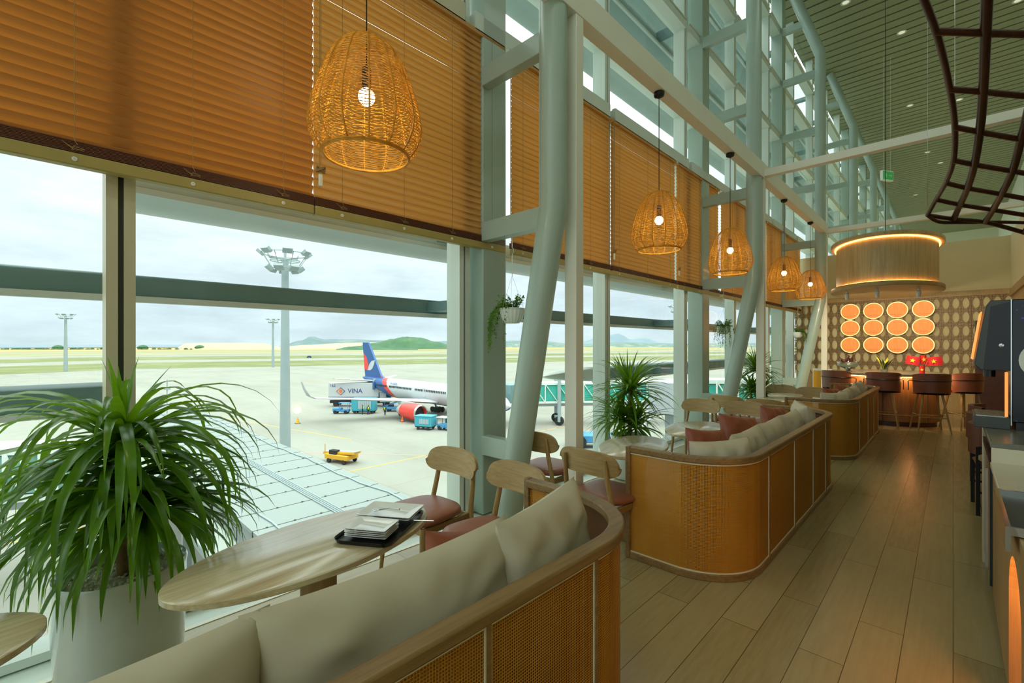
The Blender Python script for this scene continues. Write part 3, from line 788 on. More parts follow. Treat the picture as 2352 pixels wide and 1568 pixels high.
# ---------------- plants
def leaves(mb, c, n, Lr, el, w, seed, droop=1.6, zr=.05, az=(0, 2*PI)):
    rnd = random.Random(seed)
    for i in range(n):
        a = rnd.uniform(*az); L_ = rnd.uniform(*Lr); e0 = rnd.uniform(*el); K = 10
        p = Vector((c[0], c[1], c[2]+rnd.uniform(-zr, zr))); th = e0; vs = []; ww = w*rnd.uniform(.8, 1.15); dr_ = droop*rnd.uniform(.75, 1.2); tw = rnd.uniform(-.5, .5); a_ = a
        for k_ in range(K+1):
            s_ = k_/K
            d = Vector((math.cos(a_)*math.cos(th), math.sin(a_)*math.cos(th), math.sin(th)))
            side = Vector((-math.sin(a_), math.cos(a_), 0)); nn = side.cross(d)
            wd = ww*(min(1, .55+s_*3))*(1-max(0, (s_-.35)/.65)**1.5)*.5+.0004
            side = (side*math.cos(tw*s_)+nn*math.sin(tw*s_))
            vs += [p-side*wd+nn*-.12*wd, p+nn*wd*.25, p+side*wd-nn*.12*wd]
            p = p+d*L_/K; th = max(-1.5, th-dr_*(.35+s_*1.3)*L_/.6/K); a_ += rnd.uniform(-.03, .03)
        fs = []
        for k_ in range(K):
            b_ = k_*3; fs += [(b_, b_+1, b_+4, b_+3), (b_+1, b_+2, b_+5, b_+4)]
        mb.add([tuple(v) for v in vs], fs)
def make_pot(t, prof_, matn='pot_grey', fill=.5, fr_r=.2, fillmat='gravel'):
    MB().lathe(prof_, 48, cap=False).build('pot', matn, t, smooth=60)
    g = MB(); g.grid(lambda u, v: (fr_r*v*math.cos(u*2*PI), fr_r*v*math.sin(u*2*PI), fill+.012*math.sin(40*u*v)*v), 48, 10); 
    rnd = random.Random(5)
    for i in range(260):
        r_ = fr_r*math.sqrt(rnd.random())*.95; a = rnd.uniform(0, 6.28); s_ = rnd.uniform(.006, .013); g.ell((r_*math.cos(a), r_*math.sin(a), fill+.012), (s_, s_*.8, s_*.6), 6, 4)
    g.build('gravel', fillmat, t, smooth=180)
pl = thing('potted_palm', 'large potted dracaena with long drooping leaves in a pale glazed pot, lower left', 'potted plant', (-2.66, .26, 0))
make_pot(pl, [(0, .012), (.19, .012), (.205, .03), (.222, .15), (.232, .35), (.232, .54), (.236, .56), (.23, .572), (.214, .56), (.212, .5)], fill=.52, fr_r=.213)
MB().lathe([(.0, 0), (.235, 0), (.25, .03), (.244, .03), (.22, .011), (0, .011)], 40, cap=False).build('saucer', 'pot_grey', pl)
st = MB(); st.tube([(.0, 0, .5), (.01, -.01, .8), (-.02, .0, 1.12)], [.022, .018, .015], 10); st.tube([(.05, .04, .5), (.07, .05, .85)], [.02, .015], 10); st.tube([(-.05, .05, .5), (-.07, .08, .78)], [.017, .013], 10)
st.build('stem', 'bark', pl)
lf = MB()
leaves(lf, (-.02, 0, 1.12), 100, (.5, .8), (-.2, .9), .04, 1, 2.1, .07)
leaves(lf, (-.02, 0, 1.18), 9, (.22, .34), (1.0, 1.45), .028, 2, .4, .02)
leaves(lf, (.07, .05, .84), 75, (.42, .66), (-.3, .7), .042, 3, 2.0, .06)
leaves(lf, (-.07, .08, .78), 70, (.42, .64), (-.3, .6), .04, 4, 2.0, .06)
leaves(lf, (.0, -.04, .98), 70, (.45, .72), (-.3, .5), .038, 5, 2.0, .09)
lf.build('foliage', 'leaf', pl, smooth=180)

def palm(label, x_, y_, seed, zt=1.02):
    t = thing('potted_palm', label, 'potted plant', (x_, y_, 0), 0, 'tall dracaenas by the window')
    make_pot(t, [(0, .01), (.17, .01), (.19, .05), (.205, .3), (.21, .5), (.2, .5), (.19, .46)], fill=.46, fr_r=.19)
    s_ = MB(); s_.tube([(0, 0, .4), (.02, 0, .75), (0, .03, zt)], [.026, .024, .022], 10); s_.tube([(-.06, -.02, .4), (-.1, -.03, .62)], [.02, .016], 10); s_.build('stem', 'bark', t)
    f = MB()
    leaves(f, (0, .03, zt), 95, (.42, .66), (-.4, 1.2), .034, seed, 1.15, .05)
    leaves(f, (-.02, 0, zt+.03), 14, (.38, .5), (.9, 1.5), .03, seed+1, .35, .02)
    leaves(f, (-.08, -.03, .68), 90, (.38, .58), (-.3, 1.2), .034, seed+2, 1.5, .05)
    leaves(f, (.06, .05, .62), 80, (.36, .56), (-.3, 1.1), .034, seed+3, 1.5, .05)
    f.build('foliage', 'leaf', t, smooth=180); return t
palm('tall dracaena by the window behind the second table, seen between the two columns', -2.72, 4.78, 31)
palm('dracaena behind the second white post in front of the far windows', -2.72, 9.6, 41, 1.06)

def hanging(label, y_, z_, x_=-2.74):
    t = thing('hanging_planter', label, 'hanging plant', (x_, y_, z_), 0, 'white hanging planters on the column brackets')
    return t
h0 = hanging('white fluted hanging planter with trailing leaves at the first kinked column', 2.86, 1.73, -2.76)
pm = MB()
pf = [(.03, 0), (.06, .005), (.085, .04), (.1, .09), (.105, .125)]
def fl(u, v):
    i = min(int(v*4), 3); q = v*4-i; r_ = pf[i][0]+(pf[i+1][0]-pf[i][0])*q; z = pf[i][1]+(pf[i+1][1]-pf[i][1])*q
    a = u*2*PI; r_ *= 1+.045*abs(math.sin(a*9)); return (r_*math.cos(a), r_*math.sin(a), z)
pm.grid(fl, 108, 12); pm.lathe([(.03, 0), (0, 0)], 24, cap=False); pm.lathe([(.106, .12), (.112, .125), (.112, .135), (.098, .135), (.095, .11), (0, .11)], 48, cap=False)
pm.build('pot', 'ceramic_white', h0, smooth=60)
hg = MB()
for k_ in range(3):
    a = 2*PI*k_/3+.4; hg.tube([(.107*math.cos(a), .107*math.sin(a), .13), (0, 0, .42)], .0015, 4)
hg.tube([(0, 0, .42), (0, 0, .6), (.0, .02, .63), (0, .012, .66), (0, 0, .66), (0, 0, .79)], .003, 6)
hg.build('hanger', 'ceramic_white', h0)
vf = MB(); rnd = random.Random(9); st = MB()
def leaflet(mb, p, s_, rnd):
    d = Vector((rnd.uniform(-1, 1), rnd.uniform(-1, 1), rnd.uniform(-.7, .5))).normalized(); sd_ = d.cross(Vector((0, 0, 1))).normalized(); up = sd_.cross(d)
    p = Vector(p); mb.add([p, p+d*s_*.5+sd_*s_*.28+up*s_*.06, p+d*s_, p+d*s_*.5-sd_*s_*.28+up*s_*.06], [(0, 1, 2, 3)])
for i in range(46):
    a = rnd.uniform(0, 2*PI); r_ = rnd.uniform(.0, .1); p = Vector((r_*math.cos(a), r_*math.sin(a), .13)); L_ = rnd.uniform(.05, .12)
    q = p+Vector((math.cos(a)*.06, math.sin(a)*.06, L_)); st.tube([p, q], .0012, 4)
    for j in range(9): leaflet(vf, p.lerp(q, j/8), rnd.uniform(.026, .042), rnd)
for i in range(20):
    a = rnd.gauss(-2.4, .7); L_ = rnd.uniform(.1, .42); pts = []; p = Vector((.1*math.cos(a), .1*math.sin(a), .14))
    for j in range(8):
        pts.append(p.copy()); p = p+Vector((math.cos(a)*.03*(1 if j < 3 else .15), math.sin(a)*.03*(1 if j < 3 else .15), (.01 if j < 1 else -L_/6)))
    st.tube(pts, .0012, 4)
    for j in range(7):
        for q in range(4): leaflet(vf, pts[j].lerp(pts[j+1], q/4), rnd.uniform(.024, .038), rnd)
st.build('stems', 'leaf_small', h0); vf.build('foliage', 'leaf_small', h0, smooth=0)
dup(h0, 'white hanging planter with trailing leaves at the second kinked column', (-2.74, 7.89, 1.72), 1.2)
dup(h0, 'small looking white hanging planter at the third kinked column near the bar wall', (-2.74, 12.95, 1.72), 2.4)

# ---------------- tray and plates
tr_rot = math.radians(38)
tr_ = MB(); ol = rr_outline(.19, .125, .04)
tr_.prism(ol, 0, .004)
n = len(ol)
vs = [(x*s_, y*s_, z) for s_, z in ((1, .002), (1.04, .018), (1.055, .02), (1.05, .016), (1.0, 0)) for x, y in ol]
tr_.add(vs, [(k_*n+j, k_*n+(j+1) % n, (k_+1)*n+(j+1) % n, (k_+1)*n+j) for k_ in range(4) for j in range(n)])
o = tr_.build('serving_tray', 'black_plastic', None, smooth=50); o.location = (-1.86, 1.08, .7205); o.rotation_euler = (0, 0, math.radians(123))
tag(o, 'black plastic serving tray with rounded corners under the stacked plates', 'tray')
def plate_mb(w, h):
    m_ = MB(); 
    prf = [(.62, .003, 0), (.66, 0, 0), (.70, .001, 0), (1.0, .014, 0), (1.0, .0165, 0), (.97, .0165, 0), (.68, .0055, 0)]
    ol_ = rr_outline(1, 1, .07, 3); n_ = len(ol_); vs_ = []
    for s_, z, _ in prf:
        for x, y in ol_: vs_.append((x*w/2*(s_ if s_ < 1 else 1), y*h/2*(s_ if s_ < 1 else 1), z))
    m_.add(vs_, [(k_*n_+j, k_*n_+(j+1) % n_, (k_+1)*n_+(j+1) % n_, (k_+1)*n_+j) for k_ in range(len(prf)-1) for j in range(n_)]+[tuple(range(n_))[::-1], tuple((len(prf)-1)*n_+j for j in range(n_))])
    return m_
pb = plate_mb(.19, .135).build('side_plate', 'ceramic_white', None, smooth=50)
pb.location = (-1.815, 1.005, .7255); pb.rotation_euler = (0, 0, math.radians(33))
tag(pb, 'lowest small white plate of the front stack of five on the tray', 'plate', 'small white plates stacked on the tray')
for i, nm in enumerate(('second small white plate from the bottom of the front stack', 'middle small white plate of the front stack', 'small white plate just under the top one of the front stack', 'topmost small white plate of the front stack')):
    c_ = pb.copy(); C.objects.link(c_); c_.location = (-1.815+.002*i, 1.005-.001*i, .7255+.0085*(i+1)); c_.rotation_euler[2] = math.radians(33+(-1)**i*1.5); c_['label'] = nm
pb2 = plate_mb(.265, .18).build('serving_plate', 'ceramic_white', None, smooth=50)
pb2.location = (-1.925, 1.16, .742); pb2.rotation_euler = (0, 0, math.radians(33))
tag(pb2, 'lower large rectangular white plate behind the small stack', 'plate', 'large white plates on the tray')
c_ = pb2.copy(); C.objects.link(c_); c_.location = (-1.923, 1.162, .7515); c_['label'] = 'upper large rectangular white plate with the spoon on it'
sp = MB(); sp.ell((0, 0, 0), (.026, .017, .004), 12, 6); sp.tube([(.024, 0, .002), (.08, 0, .012), (.14, 0, .01)], [.003, .0025, .004], 6)
o = sp.build('spoon', 'chrome', None); o.location = (-1.955, 1.10, .772); o.rotation_euler = (0, -.1, math.radians(20)); tag(o, 'shiny steel spoon resting on the large white plate', 'spoon')
kn = MB(); kn.tube([(0, 0, 0), (.16, 0, .0)], .002, 6)
o = kn.build('fork', 'chrome', None); o.location = (-1.83, 1.15, .745); o.rotation_euler = (0, 0, math.radians(40)); tag(o, 'thin steel cutlery handle sticking out over the tray edge', 'cutlery')

# ---------------- bar, drum lamp, stools, wall discs
bt = thing('bar_counter', 'curved wooden bar with pale stone top and orange light strip', 'bar', (-.99, 11.9, 0))
MB().lathe([(0, .96), (.9, .96), (.91, .97), (.91, 1.0), (0, 1.0)], 64, cap=False, sx=1, sy=1.12).build('bar_top', 'counter_grey', bt)
def ellpath(a, b, n=64): return [(a*math.cos(2*PI*i/n), b*math.sin(2*PI*i/n)) for i in range(n)]
m_ = MB(); m_.lathe([(.8, .09), (.8, .96)], 64, sy=.8); m_.build('front_panel', 'bar_wood', bt)
MB().lathe([(.77, 0), (.77, .09)], 64, sy=.78).build('plinth', 'dark_wood', bt)
MB().lathe([(.83, .935), (.85, .935), (.85, .955), (.83, .955), (.83, .935)], 64, cap=False, sy=.95).build('light_strip', 'led_strip', bt)
MB().tube([((.86)*math.cos(a), .72*math.sin(a), .22) for a in [-PI+PI*i/30 for i in range(31)]], .012, 8).build('foot_rail', 'bar_wood', bt)
for q in range(3):
    a = -2.5+q*.95; MB().box(.79*math.cos(a)-.006, .79*.8*math.sin(a)-.02, .09, .79*math.cos(a)+.006, .79*.8*math.sin(a)+.02, .95).build('panel_joint', 'seam_dark', bt)
for i, a in enumerate((-2.6, -2.1, -1.57, -1.0, -.5)): part_light('strip_light', 'POINT', 3, (1, .5, .2), bt, (.87*math.cos(a), .85*math.sin(a), .90), .03)

dl = thing('drum_ceiling_lamp', 'big oval timber drum lamp with glowing orange edges above the bar', 'ceiling lamp', (-.94, 11.35, 2.55))
MB().lathe([(.76, .08), (.76, .86)], 72, sy=1.75).build('drum_side', 'drum_wood', dl)
MB().lathe([(0, 0), (.84, 0), (.845, .01), (.845, .07), (.84, .08), (0, .08)], 72, sy=1.72, cap=False).build('bottom_disc', 'oak_x', dl)
MB().lathe([(0, .86), (.84, .86), (.845, .865), (.845, .92), (0, .92)], 72, sy=1.72, cap=False).build('top_disc', 'drum_wood', dl)
MB().lathe([(.765, .082), (.79, .082), (.79, .095), (.765, .095), (.765, .082)], 72, sy=1.74, cap=False).build('light_strip', 'led_strip', dl)
MB().lathe([(.765, .835), (.785, .835), (.785, .855), (.765, .855), (.765, .835)], 72, sy=1.74, cap=False).build('light_strip', 'led_strip', dl)
for dx, dy in ((-.04, -.9), (.5, -.45), (-.5, -.75)):
    h_ = MB(); h_.tube([(dx, dy, 0), (dx, dy, -.05)], .018, 10); h_.lathe([(.03, 0), (.035, .1), (.03, .11)], 14, M_=T(dx, dy, -.15) @ Matrix.Rotation(.3, 4, 'X')); sp_ = h_.build('spotlight', 'ceramic_white', dl)
    part_light('spot_beam', 'SPOT', 60, (1, .86, .6), dl, (dx, dy, -.17), .03, rot=(1.0, 0, 0), spot=1.9)
MB().tube([(0, 0, .92), (0, 0, 7.85)], .006, 6).build('suspension_cable', 'black_metal', dl)

def make_stool(label, loc, rz):
    t = thing('bar_stool', label, 'bar stool', loc, rz, 'brown leather bar stools at the bar')
    MB().lathe([(0, .68), (.19, .68), (.215, .7), (.215, .73), (.19, .76), (0, .765)], 32, cap=False).build('seat', 'leather_dark', t, smooth=180)
    b = MB()
    def bk(u, v, off):
        a = -PI/2+(u-.5)*2.5; r_ = .212+off+.015*v; return (r_*math.cos(a)*1.05, r_*math.sin(a), .70+.34*v-(.035*abs(2*u-1)**4))
    b.grid(lambda u, v: bk(u, v, 0), 24, 6); b.grid(lambda u, v: bk(1-u, v, .045), 24, 6)
    for vv in (0, 1):
        for j in range(24):
            q = [bk(j/24, vv, 0), bk((j+1)/24, vv, 0), bk((j+1)/24, vv, .045), bk(j/24, vv, .045)]; b.add(q, [(0, 1, 2, 3)])
    for uu in (0, 1):
        for j in range(6):
            q = [bk(uu, j/6, 0), bk(uu, (j+1)/6, 0), bk(uu, (j+1)/6, .045), bk(uu, j/6, .045)]; b.add(q, [(0, 1, 2, 3)])
    b.build('backrest', 'leather_dark', t, smooth=60)
    am = MB(); R_ = .265
    pts = [(R_*math.cos(a)*1.08, R_*math.sin(a), .905) for a in [-PI/2-1.5+3.0*i/16 for i in range(17)]]
    pts = [(pts[0][0]*1.02, pts[0][1]+.06, .72), (pts[0][0]*1.02, pts[0][1]+.07, .88)]+pts+[(pts[-1][0]*1.02, pts[-1][1]+.07, .88), (pts[-1][0]*1.02, pts[-1][1]+.06, .72)]
    am.tube(pts, .008, 8); am.build('arm_rail', 'black_metal', t)
    MB().lathe([(.24, .665), (.25, .672), (.24, .68)], 32).build('seat_ring', 'black_metal', t)
    for sx, sy in ((-1, -1), (1, -1), (1, 1), (-1, 1)):
        MB().tube([(sx*.225, sy*.225, 0), (sx*.13, sy*.13, .67)], [.012, .018], 10).build('leg', 'oak', t)
    for k_, (x0, y0, x1, y1) in enumerate(((-1, -1, 1, -1), (1, -1, 1, 1), (1, 1, -1, 1), (-1, 1, -1, -1))):
        q = .19; MB().tube([(x0*q, y0*q, .26+.03*(k_ % 2)), (x1*q, y1*q, .26+.03*(k_ % 2))], .009, 8).build('foot_bar', 'oak', t)
    return t
s0 = make_stool('brown leather bar stool in the middle, its back to the camera before the bar plant', (-.95, 11.05, 0), .05)
dup(s0, 'brown leather bar stool in front of the red flags', (-.30, 11.1, 0), .3)
dup(s0, 'brown leather bar stool farthest right, beyond the one at the flags', (.13, 11.8, 0), .7)
dup(s0, 'brown leather bar stool farthest left, behind the far sofa beside the white post', (-1.66, 11.15, 0), -.3)

d0 = None
for c_i, cx in enumerate((-1.95, -1.47, -1.0, -.52)):
    for r_i, cz in enumerate((2.41, 1.98, 1.54)):
        lb = '%s glowing orange wall disc in the %s column of four' % (('top', 'middle', 'bottom')[r_i], ('leftmost', 'second', 'third', 'rightmost')[c_i])
        if d0 is None:
            d0 = thing('wall_disc_lamp', lb, 'wall lamp', (cx, 14.84, cz), 0, 'glowing round disc lamps on the pattern wall')
            RX = Matrix.Rotation(PI/2, 4, 'X')
            MB().lathe([(0, -.12), (.17, -.12), (.195, -.03), (.2, .0), (.2, .02), (.0, .02)], 48, M_=RX, cap=False).build('housing', 'drum_wood', d0)
            MB().lathe([(.2, .0), (.206, .012), (.2, .024), (.188, .024), (.188, .018)], 48, M_=RX, cap=False).build('glow_rim', 'rim_glow', d0)
            MB().lathe([(0, .026), (.187, .026), (.187, .02), (0, .02)], 48, M_=RX, cap=False).build('face', 'disc_face', d0)
            MB().box(-.15, -.028, -.117, .15, -.0255, -.113).build('face_seam', 'bar_wood', d0)
            pass
        else: dup(d0, lb, (cx, 14.84, cz))

sp_ = MB(); sp_.grid(lambda u, v: (.815*math.cos(-3.0+.62*u), .815*.8*math.sin(-3.0+.62*u), .1+.84*v), 10, 1); sp_.build('pale_side_panel', 'white_counter', bt)
# things on the bar
def onbar(name, label, cat, x_, y_): return thing(name, label, cat, (x_, y_, 1.0))
bw = onbar('champagne_bowl', 'polished metal footed bowl holding bottles on the left of the bar', 'bowl', -1.55, 11.55)
MB().lathe([(.09, 0), (.07, .012), (.03, .03), (.05, .05), (.13, .09), (.18, .14), (.205, .2), (.198, .2), (.17, .14), (.1, .09), (0, .07)], 40, cap=False).build('bowl_body', 'chrome', bw)
for i, (a, b_) in enumerate(((-.08, .5), (.02, .3), (.08, -.4), (-.02, -.7))):
    o = MB(); o.lathe([(0, 0), (.028, 0), (.03, .12), (.01, .17), (.01, .22), (0, .22)], 14, M_=Matrix.Rotation(b_, 4, 'Y'), cap=False)
    o = o.build('wine_bottle', 'bottle_glass', None); o.location = (-1.55+a, 11.55+.02*(i-1.5), 1.13)
    tag(o, ('leftmost dark bottle leaning in the metal bowl', 'dark bottle leaning left in the middle of the metal bowl', 'dark bottle leaning right in the metal bowl', 'lowest dark bottle in the metal bowl')[i], 'bottle', 'bottles in the metal bowl')
sn = onbar('snake_plant', 'snake plant with yellow edged pointed leaves standing on the bar', 'potted plant', -.98, 11.6)
f = MB(); rnd = random.Random(4)
for i in range(9):
    a = 2*PI*i/9+.3; ln = rnd.uniform(.2, .34); tilt_ = rnd.uniform(.15, .6); 
    for wd, cu, off in ((.022, 0, 0), (.027, 1, -.0015)):
        f.cur = cu; vs = []
        for k_ in range(6):
            s_ = k_/5; r_ = .02+ln*s_*math.sin(tilt_*(.6+.6*s_)); z = .05+ln*s_*math.cos(tilt_*(.6+.6*s_)); w_ = wd*math.sin(PI*(.15+.85*s_))**.7*(1 if k_ < 5 else 0)+.0005
            p = Vector((r_*math.cos(a), r_*math.sin(a), z)); sd_ = Vector((-math.sin(a), math.cos(a), 0)); o_ = Vector((math.cos(a), math.sin(a), 0))*off
            vs += [p-sd_*w_+o_, p+sd_*w_+o_, p+sd_*w_+o_*1.5-Vector((math.cos(a), math.sin(a), 0))*.001, p-sd_*w_+o_*1.5-Vector((math.cos(a), math.sin(a), 0))*.001]
        fs = []
        for k_ in range(5):
            for j in range(4): fs.append((k_*4+j, k_*4+(j+1) % 4, k_*4+4+(j+1) % 4, k_*4+4+j))
        f.add(vs, fs)
f.build('foliage', ['snake_green', 'snake_edge'], sn, smooth=0)
MB().lathe([(.05, 0), (.06, .06), (.05, .06), (.0, .055)], 20).build('pot', 'counter_grey', sn)
fg = onbar('flag_holder', 'red cup holding small red flags with yellow stars on the bar', 'flags', -.42, 11.5)
m_ = MB(); m_.lathe([(.038, 0), (.045, .16), (.04, .16), (.035, .01), (0, .01)], 20); m_.build('cup', 'flag_red', fg)
def star(mb, M_, r):
    pts = []
    for i in range(10):
        a = PI/2+2*PI*i/10; q = r if i % 2 == 0 else r*.4; pts.append((q*math.cos(a), q*math.sin(a)))
    mb.prism(pts, 0, .003, M_)
for i, (dx, dz, w_, rz_, ry_) in enumerate(((-.13, .25, .2, -.15, .2), (.02, .27, .12, .6, -.1), (.16, .24, .24, .1, -.12))):
    g = MB(); g.grid(lambda u, v: ((u-.5)*w_, .012*math.sin(u*7), (v-.5)*.16), 12, 4); g.grid(lambda u, v: ((.5-u)*w_, .012*math.sin((1-u)*7)+.002, (v-.5)*.16), 12, 4)
    fo = g.build('flag', 'flag_red', fg, loc=(dx, -.03+.02*i, dz), rot=(0, ry_, rz_))
    sm = MB(); star(sm, Matrix.Rotation(PI/2, 4, 'X'), .045); sm.build('star', 'flag_yellow', fo, loc=(0, -.014, 0))
    MB().tube([(0, 0, .02), (dx*.5, 0, dz)], .003, 5).build('flag_stick', 'cord_tan', fg)
sm = MB(); star(sm, T(0, -.044, .08) @ Matrix.Rotation(PI/2, 4, 'X'), .03); sm.build('star', 'flag_yellow', fg)

# small standee left of the bar at the window
sd_ = thing('poster_stand', 'white and orange standing poster behind the last chairs', 'poster stand', (-2.35, 13.6, 0), -.3)
MB().box(-.22, -.02, 0, .22, .02, .95).build('board', 'ceramic_white', sd_); MB().box(-.2, -.024, .35, .1, -.02, .9).build('print', 'yellow_paint', sd_)

# ---------------- right-hand service counter
sc = thing('service_counter', 'pale stepped service counter with oak front along the right edge', 'counter', (.17, 0, 0))
MB().box(-.02, 4.66, 0, .7, 4.74, .97).build('end_panel', 'white_counter', sc, bevel=.004)
MB().box(-.02, 3.73, .97, .9, 4.74, 1.0).build('upper_top', 'counter_grey', sc, bevel=.003)
MB().box(-.015, 3.73, .86, .9, 3.76, .97).build('riser', 'white_counter', sc)
MB().box(-.02, 3.04, .86, .9, 3.73, .888).build('lower_top', 'white_counter', sc, bevel=.003)
MB().box(.0, 3.95, .06, .9, 4.66, .86).build('fridge_body', 'black_plastic', sc)
dg = MB().box(-.012, 3.97, .1, 0, 4.64, .85).build('fridge_door', 'dark_glass', sc)
MB().box(-.03, 4.0, .2, -.018, 4.02, .8).build('door_handle', 'chrome', dg)
MB().box(-.018, 3.95, .86, .0, 4.66, .9).build('fridge_header', 'dark_wood', sc)
MB().box(0, 3.0, .06, .9, 3.95, .86).build('front_panel', 'panel_oak', sc)
MB().box(.03, 1.2, 0, .9, 4.66, .06).build('plinth', 'dark_wood', sc)
# niche cabinet nearer the camera with a round-ended lit opening
nm_ = MB()
y0n, y1n = 1.2, 3.0
arch = [(2.86, .12), (2.86, .52)]+[(2.61+.25*math.cos(a), .52+.2*math.sin(a)) for a in [PI*i/12 for i in range(13)]]+[(2.36, .12)]
nm_.box(0, 2.86, .06, .9, 3.0, .86); nm_.box(0, 1.2, .06, .9, 2.36, .86); nm_.box(0, 2.36, .06, .9, 2.86, .12); nm_.box(0, 2.36, .72, .9, 2.86, .86); nm_.box(.3, 2.36, .12, .9, 2.86, .72)
for i in range(12):
    a0, a1 = PI*i/12, PI*(i+1)/12
    p = [(2.61+.25*math.cos(a0), .52+.2*math.sin(a0)), (2.61+.25*math.cos(a1), .52+.2*math.sin(a1)), (2.61+.25*math.cos(a1), .72), (2.61+.25*math.cos(a0), .72)]
    vs = [(0, y, z) for y, z in p]+[(.3, y, z) for y, z in p]; nm_.add(vs, [(0, 1, 2, 3), (7, 6, 5, 4), (0, 4, 5, 1), (1, 5, 6, 2), (2, 6, 7, 3), (3, 7, 4, 0)])
nm_.build('niche_cabinet', 'panel_oak', sc, smooth=0)
MB().box(.26, 2.4, .68, .29, 2.82, .7).build('niche_light', 'led_strip', sc)
part_light('niche_glow', 'POINT', 4, (1, .4, .12), sc, (.15, 2.61, .6), .05)
o = thing('cutlery_tray', 'chrome drop-in tray with utensils at the near end of the counter', 'tray', (.17, 2.42, .866))
MB().box(-.02, 0.01, 0, .4, .61, .008).build('tray_floor', 'grey_plastic', o)
for a in ((-.035, 0, -.06, -.02, .62, .03), (.4, 0, 0, .41, .62, .03), (-.02, 0, 0, .4, .012, .03), (-.02, .605, 0, .4, .615, .03)): MB().box(*a).build('tray_wall', 'chrome', o)
for i in range(4):
    u = MB().tube([(0, 0, 0), (.1, .22, .0)], .006, 6); 
    q = u.build('tongs', 'chrome', None); q.location = (.22+.06*i, 2.5+.03*i, .885); q.rotation_euler = (0, 0, -.4+.2*i)
    tag(q, ('utensil lying nearest the aisle in the chrome tray', 'second utensil from the aisle in the chrome tray', 'third utensil from the aisle in the chrome tray', 'utensil farthest from the aisle in the chrome tray')[i], 'utensil', 'utensils in the chrome tray')

# coffee machine
cm_ = thing('coffee_machine', 'tall black and grey coffee machine with glowing orange screen on the counter', 'coffee machine', (.1, 4.35, 1.0))
hd = [(.03, .38), (.0, .42), (.055, .8), (.075, .84), (.17, .84), (.17, .38)]
def xz(poly, y0_, y1_):
    m_ = MB(); nn = len(poly); m_.add([(x, y0_, z) for x, z in poly]+[(x, y1_, z) for x, z in poly], [tuple(range(nn)), tuple(nn+i for i in range(nn))[::-1]]+[((i+1) % nn, i, nn+i, nn+(i+1) % nn) for i in range(nn)]); return m_
xz(hd, 0, .42).build('head', 'grey_plastic', cm_, bevel=.006)
xz([(.045, .385), (.078, .80), (.166, .825), (.166, .385)], -.004, 0).build('side_cover', 'black_plastic', cm_)
xz([(.0, .45), (.042, .77), (.048, .77), (.006, .45)], .03, .39).build('screen', 'screen_orange', cm_, rot=None, loc=(-.008, 0, 0))
MB().box(.17, -.01, .05, .56, .43, .84).build('body', 'dotted_black', cm_, bevel=.006)
MB().box(.166, -.014, .03, .172, -.006, .84).build('edge_trim', 'chrome', cm_)
rnd = random.Random(2); lb_ = MB()
for i in range(60):
    zz = rnd.choice([.1, .13, .16, .7, .73, .76, .79, .81]); xx = .195+.022*rnd.randrange(15); lb_.ell((xx, -.011, zz), (.0085, .002, .010), 10, 6)
pass
MB().box(.0, 0, 0, .168, .42, .075).build('drip_tray', 'grey_plastic', cm_, bevel=.004)
g = MB()
for i in range(10): g.box(.01, .02+.04*i, .075, .15, .04+.04*i, .08)
g.build('drip_grille', 'chrome', cm_)
MB().tube([(.08, .2, .38), (.08, .2, .33)], .03, 12).build('spout', 'black_plastic', cm_)
MB().tube([(.15, .03, .08), (.15, .03, .37)], .008, 10).build('cup_lamp', 'screen_orange', cm_)
MB().lathe([(0, 0), (.012, 0), (.012, .01), (0, .012)], 12, M_=T(.125, -.006, .545) @ Matrix.Rotation(PI/2, 4, 'X')).build('lock', 'chrome', cm_)
xz([(.2+.075*math.cos(a), .45+.1*math.sin(a)) for a in [2*PI*i/24 for i in range(24)]], -.013, -.01).build('round_decal', 'lens_white', cm_, loc=(.075, 0, 0))
MB().box(.19, .0, .0, .54, .4, .05).build('feet', 'black_plastic', cm_)

# armchairs with black frames on the right
def make_armchair(label, loc, rz):
    t = thing('armchair', label, 'chair', loc, rz, 'black framed leather armchairs right of the aisle')
    pillow_mb(.46, .46, .12, 5, .02, .002).build('seat', 'leather_dark', t, loc=(0, 0, .44), rot=(PI/2, 0, 0), smooth=180)
    b = MB(); b.grid(lambda u, v: (.24*math.sin((u-.5)*2.4), -.22*math.cos((u-.5)*2.0), .54+.27*v), 16, 5); b.grid(lambda u, v: (.29*math.sin((.5-u)*2.4), -.27*math.cos((u-.5)*2.0), .54+.27*v), 16, 5)
    for vv in (.54, .81):
        for j in range(16):
            f_ = lambda u, r1, r2: (r1*math.sin((u-.5)*2.4), -r2*math.cos((u-.5)*2.0), vv)
            b.add([f_(j/16, .24, .22), f_((j+1)/16, .24, .22), f_((j+1)/16, .29, .27), f_(j/16, .29, .27)], [(0, 1, 2, 3)])
    b.build('backrest', 'leather_dark', t, smooth=60)
    for sx in (-1, 1):
        for sy in (-1, 1): MB().box(sx*.24-.014, sy*.22-.014, 0, sx*.24+.014, sy*.22+.014, .62).build('leg', 'black_metal', t)
        MB().box(sx*.24-.014, -.22, .6, sx*.24+.014, .22, .625).build('arm', 'black_metal', t)
        MB().box(sx*.24-.01, -.22, .2, sx*.24+.01, .22, .22).build('stretcher', 'black_metal', t)
    return t
a0 = make_armchair('black framed leather armchair nearest the counter end on the right', (.37, 6.17, 0), -H+.05)
dup(a0, 'black framed leather armchair in the middle of the three on the right', (.37, 7.1, 0), -H)
dup(a0, 'black framed leather armchair farthest back of the three on the right', (.40, 7.95, 0), -H-.05)
st_ = thing('side_table', 'small round pale side table beside the leather armchairs', 'table', (.33, 5.4, 0))
